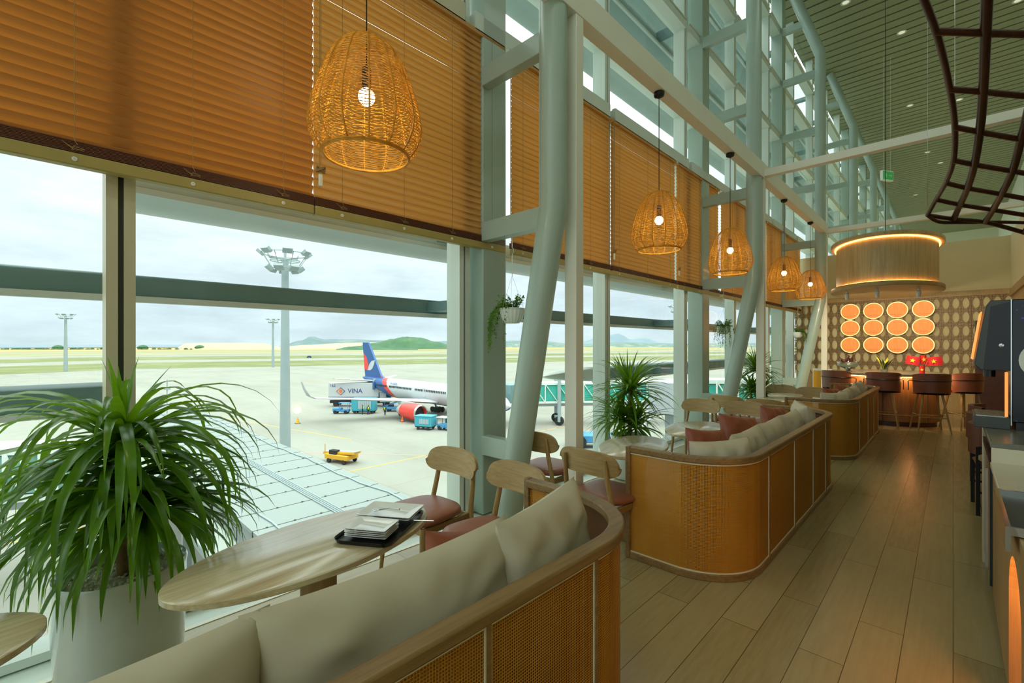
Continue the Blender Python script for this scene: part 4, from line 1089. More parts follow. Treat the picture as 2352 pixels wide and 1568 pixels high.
MB().lathe([(0, .6), (.18, .6), (.18, .63), (0, .63)], 32, cap=False).build('tabletop', 'drum_wood', st_); MB().lathe([(.14, 0), (.14, .015), (.02, .03), (.02, .6)], 20).build('pedestal', 'black_metal', st_)

# ---------------- dark wooden lattice canopy overhead, right
lc = thing('lattice_canopy', 'curved dark wooden lattice hanging from the ceiling at the upper right', 'canopy', (0, 0, 0))
def P3(px, py, u):
    th = math.radians(44); r_ = (px-1176)/1049*u; return Vector((-math.sin(th)*u+math.cos(th)*r_, math.cos(th)*u+math.sin(th)*r_, 1.55+(791-py)/1049*u))
def spl(pts, n=8):
    o_ = []
    for i in range(len(pts)-1):
        p0_, p1_, p2_, p3_ = pts[max(i-1, 0)], pts[i], pts[i+1], pts[min(i+2, len(pts)-1)]
        for k_ in range(n):
            t_ = k_/n; o_.append(.5*((2*p1_)+(p2_-p0_)*t_+(2*p0_-5*p1_+4*p2_-p3_)*t_*t_+(3*p1_-p0_-3*p2_+p3_)*t_**3))
    return o_+[pts[-1]]
us = [2.6, 3.0, 3.5, 3.9, 4.3, 4.7, 5.1, 5.4]
A = [P3(*q) for q in zip((2088, 2150, 2182, 2193, 2190, 2172, 2150, 2130), (-80, 72, 205, 292, 368, 420, 458, 494), us)]
B = [P3(*q) for q in zip((2270, 2264, 2258, 2250, 2238, 2222, 2205, 2190), (-80, 76, 211, 303, 378, 432, 470, 503), us)]
Cc = [P3(*q) for q in zip((2420, 2400, 2370, 2345, 2325, 2300, 2280, 2262), (-78, 81, 222, 320, 393, 446, 482, 510), us)]
D = [P3(*q) for q in zip((2640, 2600, 2540, 2490, 2450, 2410, 2380, 2352), (-70, 96, 238, 342, 414, 466, 498, 534), us)]
for cv, r_ in ((A, .022), (B, .03), (Cc, .03), (D, .03)): MB().tube(spl(cv), r_, 10).build('long_rib', 'dark_wood', lc)
for i in range(1, 8): MB().tube(spl([A[i], B[i], Cc[i], D[i]], 4), .024, 10).build('cross_rib', 'dark_wood', lc)
MB().tube(spl([A[7], A[7]+Vector((.1, .1, -.08)), B[7]+Vector((.1, .15, -.03)), Cc[7]+Vector((.2, .2, .0)), D[7]+Vector((.3, .3, .1))], 5), .02, 8).build('end_rib', 'dark_wood', lc)
for q in (A[3], D[2], A[7], D[7]): MB().tube([q, (q.x, q.y, 10.45)], .002, 4).build('suspension_wire', 'chrome', lc)

# ---------------- ceiling downlights, exit sign
e0 = None
for (x_, y_, s_, lb) in ((-1.05, 17.0, 1.5, 'largest ceiling downlight above the aisle, nearest the lattice'), (.16, 23.1, 1.4, 'ceiling downlight right of the pair in the middle distance'), (-1.15, 22.4, 1.4, 'ceiling downlight left of the pair in the middle distance'),
                      (-2.0, 14.5, .8, 'small ceiling downlight at the top near the window wall'), (-.85, 28.4, 1.2, 'left one of the farther pair of ceiling downlights'), (-.45, 30.5, 1.2, 'right one of the farther pair of ceiling downlights'),
                      (-1.6, 36, 1.2, 'one of the distant pair of ceiling downlights, left'), (-.6, 36.5, 1.2, 'one of the distant pair of ceiling downlights, right'), (1.2, 17.5, .8, 'small ceiling fitting seen between the lattice ribs')):
    if e0 is None:
        e0 = thing('downlight', lb, 'ceiling light', (x_, y_, 10.4), 0, 'round downlights in the slatted ceiling')
        MB().lathe([(.075, -.004), (.11, -.012), (.115, 0), (.115, .003)], 28, cap=False).build('trim_ring', 'rim_trim', e0); MB().lathe([(0, -.002), (.075, -.004)], 28, cap=False).build('lens', 'spot_lens', e0)
    else:
        q = dup(e0, lb, (x_, y_, 10.4))
ex = thing('exit_sign', 'green exit sign box hanging from cords under the slatted ceiling', 'sign', (-1.46, 18.0, 6.55), math.radians(60))
MB().box(-.22, -.04, 0, .22, .04, .3).build('sign_box', 'ceramic_white', ex)
fc = MB().box(-.2, -.045, .03, .2, -.04, .27).build('sign_face', 'exit_green', ex)
pg = MB(); pg.ell((-.09, -.047, .2), (.018, .002, .018), 10, 6)
for a, b_ in (((-.09, .18), (-.1, .12)), ((-.1, .12), (-.13, .06)), ((-.1, .12), (-.06, .08)), ((-.09, .17), (-.05, .14)), ((-.09, .17), (-.13, .15)), ((.02, .15), (.14, .15)), ((.14, .15), (.1, .19)), ((.14, .15), (.1, .11))): pg.bar((a[0], -.047, a[1]), (b_[0], -.047, b_[1]), .004, .014, (0, 0, 1) if abs(a[1]-b_[1]) < .05 else (1, 0, 0))
pg.build('pictogram', 'ceramic_white', fc)
for sx in (-.15, .15): MB().tube([(sx, 0, .3), (sx, 0, 3.8)], .004, 5).build('hanging_cord', 'ceramic_white', ex)

# ================================================================ OUTSIDE
G = -11.6
struct(MB().box(-330, -700, G-.3, -3.4, 1500, G).build('apron_ground', 'concrete', smooth=0))
struct(MB().box(-2600, -2600, G-.5, -250, 5200, G-.06).build('airfield_ground', 'far_field', smooth=0))
def strip(nm, pts, z, matn):
    struct(MB().prism(pts, z-.05, z).build(nm, matn, smooth=0))
def xl(x0, x1): return [(x0, -900), (x0, 3000), (x1, 3000), (x1, -900)]
# airfield bands run roughly parallel to the terminal, turning slightly
def band(nm, a, b_, z, matn):       # a,b: distance x at y=34 ; slope from the photo
    k_ = .41; strip(nm, [(-a-k_*(-600-34), -600), (-a-k_*(0-34)*.0, 34), (-a+k_*(1800-34), 1800), (-b_+k_*(1800-34), 1800), (-b_, 34), (-b_-k_*(-600-34), -600)], z, matn)
band('grass_near', 319, 430, G+.05, 'grass')
band('runway_near', 430, 500, G+.02, 'concrete')
band('grass_middle', 500, 620, G+.05, 'grass')
band('runway_far', 640, 730, G+.03, 'concrete')
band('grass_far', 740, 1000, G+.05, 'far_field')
band('soil_bank', 1250, 2500, G+.06, 'yellow_soil')
struct(MB().prism([(-2500, -9000), (-2500, 700), (-30000, 9000), (-30000, -9000)], G-2, G+2.0).build('sea', 'sea_water', smooth=0))

def ridge(nm, pts, u, depth, matn, seed, base=G-1, rough=.12):
    rnd = random.Random(seed); m_ = MB(); n = (len(pts)-1)*8; rows = []
    def at(f):
        i = min(int(f*(len(pts)-1)), len(pts)-2); q = f*(len(pts)-1)-i; q2 = q*q*(3-2*q) if nm != 'x' else q
        return (pts[i][0]+(pts[i+1][0]-pts[i][0])*q, pts[i][1]+(pts[i+1][1]-pts[i][1])*q2)
    prev = None; vs = []; fs = []; R = 7
    for i in range(n+1):
        px, py = at(i/n)
        for j in range(R):
            s_ = j/(R-1)*2-1; uu = u+depth*s_*.5; hgt = max(0, (791-py)/1049*u+1.55-base)*(1-abs(s_)**1.7)
            hgt *= 1+rnd.uniform(-rough, rough)*(.4 if j == R//2 else 1)
            p = P3(px, 791, uu); vs.append((p.x, p.y, base+hgt))
    for i in range(n):
        for j in range(R-1): a = i*R+j; fs.append((a, a+R, a+R+1, a+1))
    m_.add(vs, fs); return struct(m_.build(nm, matn, smooth=60))
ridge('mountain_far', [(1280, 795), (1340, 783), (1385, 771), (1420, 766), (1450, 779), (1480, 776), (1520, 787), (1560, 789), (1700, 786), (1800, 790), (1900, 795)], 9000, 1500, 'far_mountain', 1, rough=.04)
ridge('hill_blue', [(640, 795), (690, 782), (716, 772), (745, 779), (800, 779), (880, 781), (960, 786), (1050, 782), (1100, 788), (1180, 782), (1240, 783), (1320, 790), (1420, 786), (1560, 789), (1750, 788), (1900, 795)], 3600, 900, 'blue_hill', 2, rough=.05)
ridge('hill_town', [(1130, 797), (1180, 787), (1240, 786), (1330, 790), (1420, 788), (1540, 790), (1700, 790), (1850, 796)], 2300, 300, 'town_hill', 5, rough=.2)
ridge('sand_hill', [(640, 797), (700, 792), (780, 788), (850, 786), (900, 789), (915, 797)], 1500, 260, 'sand', 3, rough=.02)
ridge('hill_green', [(800, 799), (860, 787), (900, 778), (930, 773), (965, 775), (1000, 784), (1035, 792), (1060, 799)], 1400, 200, 'green_hill', 4, rough=.05)
ridge('hill_green_low', [(772, 801), (800, 796), (830, 794), (880, 797), (930, 798), (960, 801)], 1150, 90, 'green_hill', 6, rough=.12)
ridge('sand_bank', [(400, 800), (430, 788), (480, 787), (560, 787), (605, 788), (640, 796), (700, 801)], 1300, 160, 'sand', 7, rough=.01)
# shrubs on the far shore
tl = MB(); rnd = random.Random(12)
for i in range(150):
    px = rnd.uniform(-60, 460); p = P3(px, 797, 1240+rnd.uniform(-20, 20)); s_ = rnd.uniform(1, 3.2) if rnd.random() > .05 else 8
    tl.ell((p.x, p.y, G+s_*.5), (s_*1.6, s_*1.6, s_), 7, 5)
tag(tl.build('shore_bushes', 'green_hill'), 'row of small dark bushes along the shore at the horizon', 'bushes', kind='stuff')

# ---------------- sun shade fins on the facade
def fin(label, y0, y1, z, chord=.62, th=.17, x_=-4.2, cap=False, fm='fin_grey', group='horizontal sunshade fins outside the windows'):
    t = thing('sunshade_fin', label, 'sunshade', (x_, y0, z), 0, group)
    m_ = MB(); n = 20; pr_ = []
    for i in range(n):
        a = 2*PI*i/n; c_ = math.cos(a); pr_.append((chord/2*math.copysign(abs(c_)**(.25 if c_ > 0 else 1), c_), th/2*math.copysign(abs(math.sin(a))**(.3 if c_ > 0 else .8), math.sin(a))))
    Ln = y1-y0; K = 1
    vs = [(x-.1, yy, z_) for yy in (0, Ln) for x, z_ in pr_]; fs = [(i, (i+1) % n, n+(i+1) % n, n+i) for i in range(n)]+[tuple(range(n))[::-1], tuple(n+i for i in range(n))]
    m_.cur = 0; m_.add(vs, fs); m_.build('blade', fm, t, smooth=50)
    MB().box(chord/2-.14, 0, -th/2-.022, chord/2-.1, Ln, -th/2+.02).build('drip_edge', 'fin_white', t)
    for yy in [v for v in [2.93+5.06*k_-y0 for k_ in range(-2, 9)] if 0 < v < Ln]:
        MB().box(chord/2-.12, yy-.08, -.05, .87, yy+.08, .05).build('arm', 'fin_grey', t)
    if cap:
        nz_ = MB(); K2 = 10; vs = []
        for k_ in range(K2+1):
            q = k_/K2; sc_ = (1-q)**.55+.01; vs += [((x)*sc_-.1, -.85*q, z_*sc_*1.1) for x, z_ in pr_]
        nz_.add(vs, [(k_*n+(i+1) % n, k_*n+i, (k_+1)*n+i, (k_+1)*n+(i+1) % n) for k_ in range(K2) for i in range(n)])
        nz_.build('nose_cap', 'frame_paint', t, smooth=60)
    if False:
        nz_ = MB(); K2 = 16; pl_ = [(chord*.47*math.cos(a)-.1, -.75*math.sin(a)) for a in [PI*i/K2 for i in range(K2+1)]]
        pl_[K2//2] = (-.1, -.78); nz_.prism(pl_, -th*.42, th*.42); nz_.build('nose_cap', 'frame_paint', t, bevel=.02)
    return t
fin('dark sunshade fin crossing the view at eye level above the airliner', -7, 49, 1.945)
fin('low dark sunshade fin ending behind the large potted plant, lower left', -7, .32, 1.20)
fin('low sunshade fin starting right of the first white post', 5.95, 49, 1.08, th=.19, cap=True)
fin('wide pale sunshade fin right under the blinds', .35, 49, 2.66, .95, .2, fm='fin_white')  # white blade colour stands in for light bounced up off the apron
for z, lb in ((6.35, 'upper sunshade fin, lowest one above the blinds'), (7.25, 'upper sunshade fin, second one above the blinds'), (8.1, 'upper sunshade fin, third one above the blinds'), (9.0, 'upper sunshade fin, fourth one above the blinds'), (9.9, 'topmost sunshade fin under the eaves')):
    fin(lb, -7, 49, z, .72, .18, fm='fin_mid')

# ---------------- roof of the lower building with panel seams
rf = thing('corridor_roof', 'long pale panelled roof of the low corridor below the window', 'roof', (-3.6, 7.5, 0))
MB().box(-46, -2.7, -4.62, 0, 2.75, -4.5).build('roof_panels', 'roof_panel', rf)
MB().box(-46, -2.62, -5.5, 0, -2.5, -4.62).build('fascia', 'roof_panel', rf); MB().box(-46, 2.5, -5.5, 0, 2.6, -4.62).build('fascia', 'roof_panel', rf)
MB().box(-45.8, -2.4, -7.6, 0, 2.4, -5.5).build('corridor_wall', 'frame_paint', rf)
MB().box(-45.8, -2.45, -7.9, 0, 2.45, -7.6).build('corridor_floor', 'roof_panel', rf)
sm = MB()
for i in range(27):
    x_ = -.8-i*1.7; sm.box(x_-.015, -2.7, -4.5, x_+.015, 2.75, -4.49)
    for j in range(6): sm.box(x_-.03, -2.3+j*.9, -4.5, x_+.03, -2.24+j*.9, -4.47)
    sm.box(x_-.02, -2.72, -5.3, x_+.02, -2.69, -4.5)
sm.build('seams', 'seam_dark', rf)
cb_ = MB()
for j in range(4): cb_.tube([(-46, -.1+.09*j, -4.46), (0, -.1+.09*j, -4.46)], .022, 5)
for yy, sd2 in ((-2.0, 1), (2.3, 2)):
    rnd = random.Random(sd2); cb_.tube([(-46+i*1.0, yy+rnd.uniform(-.12, .12), -4.46) for i in range(47)], .03, 5)
cb_.build('cables', 'mast_grey', rf)
for x_ in (-12, -26, -40):
    for yy in (-2, 2): MB().box(x_-.2, yy-.2, G, x_+.2, yy+.2, -7.9).build('support_pier', 'roof_panel', rf)

# ---------------- light masts
def make_mast(label, loc, h, r, rw):
    t = thing('floodlight_mast', label, 'light mast', loc, 0, None)
    MB().lathe([(r*1.25, 0), (r, h*.5), (r*.72, h)], 20).build('pole', 'mast_grey', t)
    m_ = MB()
    for z, q in ((h-.15, .62), (h-1.0*rw/2.2, .55), (h+.5, 1.0)): m_.tube([(rw*q*math.cos(a), rw*q*math.sin(a), z) for a in [2*PI*i/16 for i in range(16)]], .05*rw/2, 5, closed=True)
    for i in range(8):
        a = 2*PI*i/8; m_.tube([(0, 0, h-.1), (rw*.62*math.cos(a), rw*.62*math.sin(a), h-.15)], .04, 4); m_.tube([(rw*.55*math.cos(a), rw*.55*math.sin(a), h-1.0*rw/2.2), (rw*math.cos(a), rw*math.sin(a), h+.5)], .04, 4)
    m_.tube([(0, 0, h-1.2*rw/2.2), (0, 0, h+.6)], .12, 8)
    m_.build('ring_frame', 'mast_grey', t)
    for i in range(14):
        a = 2*PI*i/14+.2; rr_ = rw*(1.02 if i % 2 else .68); z = h+.55 if i % 2 else h-1.0*rw/2.2
        fl_ = MB(); fl_.box(-.42, -.14, -.3, .42, .14, .3); fo = fl_.build('floodlight', 'mast_grey', t, loc=(rr_*math.cos(a), rr_*math.sin(a), z), rot=(-.9, 0, a-PI/2))
        MB().box(-.37, -.16, -.25, .37, -.14, .25).build('lens', 'lens_white', fo)
    return t
ms = make_mast('tall floodlight mast rising behind the corridor roof, left of the airliner', (-46.5, 16.55, G), 21.4, .42, 2.1)
dup(ms, 'thin distant floodlight mast at the left edge of the view', (-310.9, 9.03, G))
dup(ms, 'thin distant floodlight mast just left of the tall near mast', (-284.1, 94.4, G))
p = P3(1555, 708, 150); q = dup(ms, 'floodlight mast seen at the right edge of the second bay window', (p.x, p.y, G))
for o_, hh in ((q, 1.2),): o_.scale = (hh, hh, 1.17)
for o_ in bpy.data.objects:
    if o_.name.startswith('floodlight_mast') and o_.type == 'EMPTY' and o_.location.x < -280: o_.scale = (1.6, 1.6, 1.27)
# thin pole near the corridor
tp = thing('thin_pole', 'thin grey pole with small bracket beside the corridor roof', 'pole', tuple(P3(384, 1000, 50)[:2])+(G,))
MB().tube([(0, 0, 0), (0, 0, 9.3)], .06, 6).build('shaft', 'mast_grey', tp); MB().box(-.1, -.3, 8.2, .1, .3, 8.5).build('bracket', 'mast_grey', tp)

# ---------------- airliner (nose towards +X)
ap = thing('airliner', 'parked airliner with blue tail, red engine and white body seen through the window', 'airplane', (-49.0, 50.5, G), 0)
fu = [(0, .05, 3.55), (-.5, .55, 3.6), (-1.3, 1.0, 3.75), (-2.6, 1.45, 3.95), (-4.5, 1.8, 4.1), (-6.5, 1.9, 4.2), (-30, 1.9, 4.2), (-34, 1.75, 4.35), (-38, 1.4, 4.75), (-42, .85, 5.3), (-45, .45, 5.7), (-46.2, .12, 5.85)]
def fuselage(mb, n=56):
    vs = []; xs = []
    fine = []
    for (a, b_) in zip(fu, fu[1:]):
        K = max(1, int(abs(a[0]-b_[0])/(.3 if a[0] < -28 else 1.0)))
        for k_ in range(K):
            q = k_/K; fine.append(tuple(a[i]+(b_[i]-a[i])*q for i in range(3)))
    fine.append(fu[-1])
    for (x, r_, zc) in fine:
        for j in range(n):
            t_ = 2*PI*j/n; vs.append((x, r_*math.cos(t_), zc+r_*1.04*math.sin(t_)))
    for i in range(len(fine)-1):
        for j in range(n):
            xm = (fine[i][0]+fine[i+1][0])/2; zz = math.sin(2*PI*(j+.5)/n)
            lim = -33.2-zz*2.6+.25*0      # slanted livery boundary
            mb.cur = 1 if xm < lim-1.0 else (2 if xm < lim+.9 else (1 if zz < -.86 else 0))
            mb.add([], []); mb.f.append((i*n+j, i*n+(j+1) % n, (i+1)*n+(j+1) % n, (i+1)*n+j)); mb.mi.append(mb.cur)
    mb.v = [tuple(v) for v in vs]
fm = MB(); fuselage(fm); bd = fm.build('fuselage', ['plane_white', 'plane_blue', 'plane_red'], ap, smooth=180)
wn = MB()
for i in range(62):
    x_ = -6.5-i*.5
    if i in (12, 13, 14, 34, 35, 52, 53): continue
    for s_ in (-1, 1): wn.box(x_-.12, s_*1.865-.05, 4.6, x_+.12, s_*1.865+.05, 4.98)
wn.build('cabin_windows', 'dark_glass', bd, smooth=0)
wn = MB()
for s_ in (-1, 1):
    wn.bar((-1.75, s_*.55, 4.75), (-2.25, s_*1.05, 4.8), .45, .1, (1, 0, 1)); wn.bar((-1.6, s_*.05, 4.72), (-1.8, s_*.5, 4.72), .45, .1, (1, 0, 1))
wn.build('cockpit_windows', 'dark_glass', bd, smooth=0)
for x_ in (-5.4, -20.2, -39.0):
    dm = MB(); 
    for a_, b_ in (((x_-.45, 3.6), (x_-.45, 5.4)), ((x_+.45, 3.6), (x_+.45, 5.4)), ((x_-.45, 5.4), (x_+.45, 5.4)), ((x_-.45, 3.6), (x_+.45, 3.6))):
        pass
    dm.box(x_-.42, -1.91 if x_ > -30 else -1.45, 3.7, x_+.42, -1.84 if x_ > -30 else -1.36, 5.2); dm.build('cabin_door', 'plane_white' if x_ > -30 else 'plane_blue', bd)
def surf(poly, th, matn, nm, par, mt=None):
    pass
def wing(side):
    m_ = MB(); secs = [((-16.5, 1.5*side, 2.9), 8.0, .9), ((-20.5, 6.5*side, 3.3), 5.2, .6), ((-27.8, 18.3*side, 4.15), 2.0, .25)]
    n = 14; vs = []
    for (x, y, z), ch_, th in secs:
        for i in range(n):
            a = 2*PI*i/n; vs.append((x-ch_/2+ch_/2*math.cos(a), y, z+th/2*math.sin(a)*(1 if math.cos(a) > -.2 else .45)))
    fs = []
    for k_ in range(2):
        for i in range(n): fs.append((k_*n+i, k_*n+(i+1) % n, (k_+1)*n+(i+1) % n, (k_+1)*n+i))
    fs += [tuple(range(n)), tuple(2*n+i for i in range(n))[::-1]]
    m_.add(vs, fs); w_ = m_.build('wing', 'plane_grey', ap, smooth=60)
    wl = MB(); prf = [((-27.8, 18.3, 4.15), 2.0, .22), ((-28.4, 18.9, 4.5), 1.7, .16), ((-29.4, 19.3, 5.6), 1.2, .1), ((-30.2, 19.6, 6.9), .6, .06)]; vs = []
    for (x, y, z), ch_, th in prf:
        for i in range(8):
            a = 2*PI*i/8; vs.append((x-ch_/2+ch_/2*math.cos(a), side*(y+th*math.sin(a)), z))
    wl.add(vs, [(k_*8+i, k_*8+(i+1) % 8, k_*8+8+(i+1) % 8, k_*8+8+i) for k_ in range(3) for i in range(8)]+[tuple(24+i for i in range(8))]); wl.build('winglet', 'plane_grey', w_, smooth=60)
    pl_ = MB(); pl_.box(-21.5, 6.3*side-.15, 2.6, -16.5, 6.3*side+.15, 3.3); pl_.build('engine_pylon', 'plane_white', w_)
    en = MB(); RY = Matrix.Rotation(PI/2, 4, 'Y')
    en.lathe([(1.22, -5.0), (1.36, -3.4), (1.4, -1.8), (1.34, -.4), (1.22, 0), (1.1, -.1), (1.05, -.8)], 32, M_=T(-14.6, 6.3*side, 1.75) @ RY, cap=False)
    e_ = en.build('engine_cowl', 'plane_red', ap)
    MB().lathe([(1.345, -.35), (1.235, .03), (1.1, -.08), (1.1, -.35)], 32, M_=T(-14.6, 6.3*side, 1.75) @ RY, cap=False).build('intake_lip', 'chrome', e_)
    MB().lathe([(0, -.5), (.3, -.9), (1.06, -1.0)], 24, M_=T(-14.6, 6.3*side, 1.75) @ RY, cap=False).build('fan', 'dark_glass', e_)
    MB().lathe([(.75, -6.6), (1.15, -4.9)], 24, M_=T(-14.6, 6.3*side, 1.75) @ RY).build('exhaust', 'plane_grey', e_)
wing(-1); wing(1)
for side in (-1, 1):
    m_ = MB(); vs = []
    for (x, y, z), ch_, th in (((-39.5, .8*side, 5.4), 3.8, .4), ((-44.0, 7.4*side, 6.0), 1.5, .14)):
        for i in range(10): a = 2*PI*i/10; vs.append((x-ch_/2+ch_/2*math.cos(a), y, z+th/2*math.sin(a)))
    m_.add(vs, [(i, (i+1) % 10, 10+(i+1) % 10, 10+i) for i in range(10)]+[tuple(10+i for i in range(10))]); m_.build('tailplane', 'plane_grey', ap, smooth=60)
fb = [(-36.6, 6.0), (-38.2, 6.6), (-43.6, 13.6), (-46.0, 13.6), (-44.8, 5.9)]
m_ = xz(fb, -.22, .22); fn = m_.build('tail_fin', 'plane_blue', ap)
m_ = xz([(-45.5, 11.2), (-44.2, 10.4), (-43.4, 8.8), (-43.6, 7.6), (-45.1, 7.6)], -.25, .25); m_.build('tail_emblem', 'plane_red', fn)
em = [(-43.7, 7.5), (-43.0, 8.8), (-42.0, 9.6), (-40.6, 9.8), (-40.9, 8.9), (-41.6, 8.0), (-42.4, 7.6)]
xz(em, -.26, .26).build('tail_emblem', 'plane_white', fn)
m_ = xz([(-36.0, 5.9), (-37.4, 6.2), (-38.4, 6.7), (-38.0, 5.9)], -.24, .24); m_.build('fin_root', 'plane_red', fn)
for (x_, y_) in ((-23.5, -3.6), (-23.5, 3.6)):
    m_ = MB()
    for dx in (-1.3, 0, 1.3)[:3]:
        for dy in (-.35, .35): m_.lathe([(.2, -.18), (.5, -.18), (.52, 0), (.5, .18), (.2, .18)], 16, M_=T(x_+dx*.75, y_+dy*1.4, .52) @ Matrix.Rotation(PI/2, 4, 'X'))
    g_ = m_.build('landing_gear', 'tyre', ap); MB().tube([(x_, y_, .5), (x_, y_*.7, 2.6)], .18, 8).build('gear_strut', 'plane_grey', g_)
m_ = MB(); m_.lathe([(.1, -.15), (.42, -.15), (.42, .15), (.1, .15)], 14, M_=T(-5.2, 0, .42) @ Matrix.Rotation(PI/2, 4, 'X')); g_ = m_.build('landing_gear', 'tyre', ap); MB().tube([(-5.2, 0, .4), (-5.2, 0, 2.4)], .12, 8).build('gear_strut', 'plane_grey', g_)

def text_mesh(name, body, size, matn, parent, loc, rot, depth=.01):
    cu = bpy.data.curves.new(name, 'FONT'); cu.body = body; cu.size = size; cu.extrude = depth
    to = bpy.data.objects.new(name+'_tmp', cu); C.objects.link(to)
    dg_ = bpy.context.evaluated_depsgraph_get(); me = bpy.data.meshes.new_from_object(to.evaluated_get(dg_)); bpy.data.objects.remove(to)
    me.materials.clear(); me.materials.append(M[matn]); o_ = bpy.data.objects.new(name, me); C.objects.link(o_); o_.parent = parent; o_.location = loc; o_.rotation_euler = rot
    return o_
text_mesh('registration', 'VH-73072', .62, 'text_blue', bd, (-31.6, -1.93, 5.2), (PI/2, 0, 0))

# ---------------- ground vehicles
def wheelset(par, pts, r, w, matn='tyre', yaw_axis='Y'):
    for (x, y) in pts:
        m_ = MB(); m_.lathe([(r*.45, -w/2), (r*.95, -w/2), (r, -w/4), (r, w/4), (r*.95, w/2), (r*.45, w/2)], 18, M_=T(x, y, r) @ Matrix.Rotation(PI/2, 4, 'X')); m_.build('wheel', matn, par)
RI = math.radians(44)     # the photo's side-on direction
tk = thing('catering_truck', 'white high box truck with VINA lettering parked behind the airliner wing', 'truck', (-95.2, 42.6, G), RI)
bx = MB().box(0, 0, 1.4, 10.6, 2.5, 5.0).build('cargo_box', 'plane_white', tk, bevel=.04)
MB().box(-.02, -.02, 1.9, 10.6, 0, 2.1).build('stripe', 'text_blue', bx)
MB().box(.2, .2, .7, 12.6, 2.3, 1.3).build('chassis', 'tyre', tk)
MB().box(10.8, .1, .9, 13.2, 2.4, 3.0).build('cab', 'plane_white', tk, bevel=.15); MB().box(12.2, .05, 2.0, 13.24, 2.45, 2.8).build('windshield', 'dark_glass', tk)
MB().box(9.4, .1, 5.0, 12.0, 2.4, 5.9).build('platform_rail', 'plane_grey', tk)
wheelset(tk, [(1.4, .3), (1.4, 2.2), (9, .3), (9, 2.2), (11.9, .3), (11.9, 2.2)], .5, .35)
text_mesh('lettering', 'VINA', 1.35, 'text_blue', bx, (4.1, -.03, 2.9), (PI/2, 0, 0))
text_mesh('lettering', '162', .8, 'text_blue', bx, (.3, -.03, 4.2), (PI/2, 0, 0))
m_ = MB(); 
for s_, mt in ((-1, 0), (1, 1)):
    m_.cur = mt; m_.bar((2.6, -.03, 3.3+.7*0+.75*1), (2.6+s_*.9, -.03, 3.3), .06, .2, (0, 1, 0)); m_.bar((2.6+s_*.9, -.03, 3.3), (2.6, -.03, 2.55), .06, .2, (0, 1, 0))
m_.cur = 0; m_.ell((2.6, -.03, 3.3), (.35, .03, .35)); m_.build('logo', ['text_orange', 'text_blue'], bx)
ct = thing('baggage_tug', 'light blue baggage tug pulling a box cart, left under the airliner wing', 'tug', (-84.6, 38.6, G), RI)
MB().box(0, 0, .45, 1.6, 1.3, 1.1).build('bonnet', 'mid_blue_paint', ct, bevel=.1); MB().box(1.6, 0, .35, 3.0, 1.3, .8).build('body', 'mid_blue_paint', ct, bevel=.05)
m_ = MB()
for x_ in (1.3, 2.9):
    for y_ in (.05, 1.25): m_.bar((x_, y_, .8), (x_, y_, 2.0), .07, .07)
m_.build('roof_pillars', 'mid_blue_paint', ct); MB().box(1.1, 0, 2.0, 3.1, 1.3, 2.1).build('roof', 'mid_blue_paint', ct)
wheelset(ct, [(.5, .1), (.5, 1.2), (2.5, .1), (2.5, 1.2)], .35, .25)
def boxcart(label, loc, rz, l=4.0, h=2.5):
    t = thing('baggage_cart', label, 'cart', loc, rz, 'turquoise covered baggage carts')
    MB().box(0, 0, .55, l, 1.9, h).build('cargo_box', 'sky_blue_paint', t, bevel=.05); MB().box(-.05, -.05, h, l+.05, 1.95, h+.12).build('roof', 'sky_blue_paint', t)
    MB().box(l*.28, -.03, .95, l*.85, 0, h-.35).build('mesh_panel', 'plane_grey', t)
    m_ = MB(); 
    for i in range(7): m_.box(l*.28+i*l*.095, -.05, .95, l*.28+i*l*.095+.05, -.02, h-.35)
    m_.build('side_bars', 'sky_blue_paint', t)
    MB().box(.1, .1, .4, l-.1, 1.8, .55).build('chassis', 'tyre', t); wheelset(t, [(.6, .1), (.6, 1.8), (l-.6, .1), (l-.6, 1.8)], .25, .2); return t
boxcart('turquoise covered baggage cart behind the left tug, under the wing', (-82.2, 41.2, G), RI, 4.4, 2.8)
boxcart('turquoise covered baggage cart in front of the red engine', (-59.9, 40.3, G), RI-.3, 2.9, 2.05)
tg = thing('baggage_tug', 'light blue tug in front of the red engine, coupled to a turquoise cart', 'tug', (-57.3, 42.6, G), RI-.5)
MB().box(0, 0, .4, 1.5, 1.4, .9).build('body', 'mid_blue_paint', tg, bevel=.05); MB().box(1.5, 0, .4, 2.9, 1.4, 1.15).build('bonnet', 'mid_blue_paint', tg, bevel=.1)
m_ = MB()
for x_ in (.1, 1.6):
    for y_ in (.05, 1.35): m_.bar((x_, y_, .8), (x_, y_, 1.9), .07, .07)
m_.build('roof_pillars', 'mid_blue_paint', tg); MB().box(-.05, -.05, 1.9, 1.8, 1.45, 2.0).build('roof', 'ceramic_white', tg); MB().box(1.55, .1, 1.1, 1.6, 1.3, 1.85).build('windshield', 'dark_glass', tg)
wheelset(tg, [(.5, .1), (.5, 1.3), (2.4, .1), (2.4, 1.3)], .34, .25)
def belt(label, loc, rz, bm, top, tilt, L_, group=None):
    t = thing('belt_loader', label, 'belt loader', loc, rz, group)
    MB().box(.6, 0, .45, L_*.85, 1.8, .95).build('chassis', bm, t, bevel=.05)
    MB().bar((0, .9, .9), (L_, .9, .9+tilt), 1.1, .22).build('conveyor', bm, t); MB().bar((-.1, .9, 1.03), (L_+.1, .9, 1.03+tilt), .8, .06).build('belt', top, t)
    MB().box(1.2, .1, .95, 2.2, .7, 1.4).build('driver_seat', 'tyre', t)
    MB().tube([(.5, .2, .9), (.5, .2, 2.0)], .05, 6).build('beacon_post', bm, t)
    wheelset(t, [(1.2, .1), (1.2, 1.7), (L_*.75, .1), (L_*.75, 1.7)], .27, .2); return t
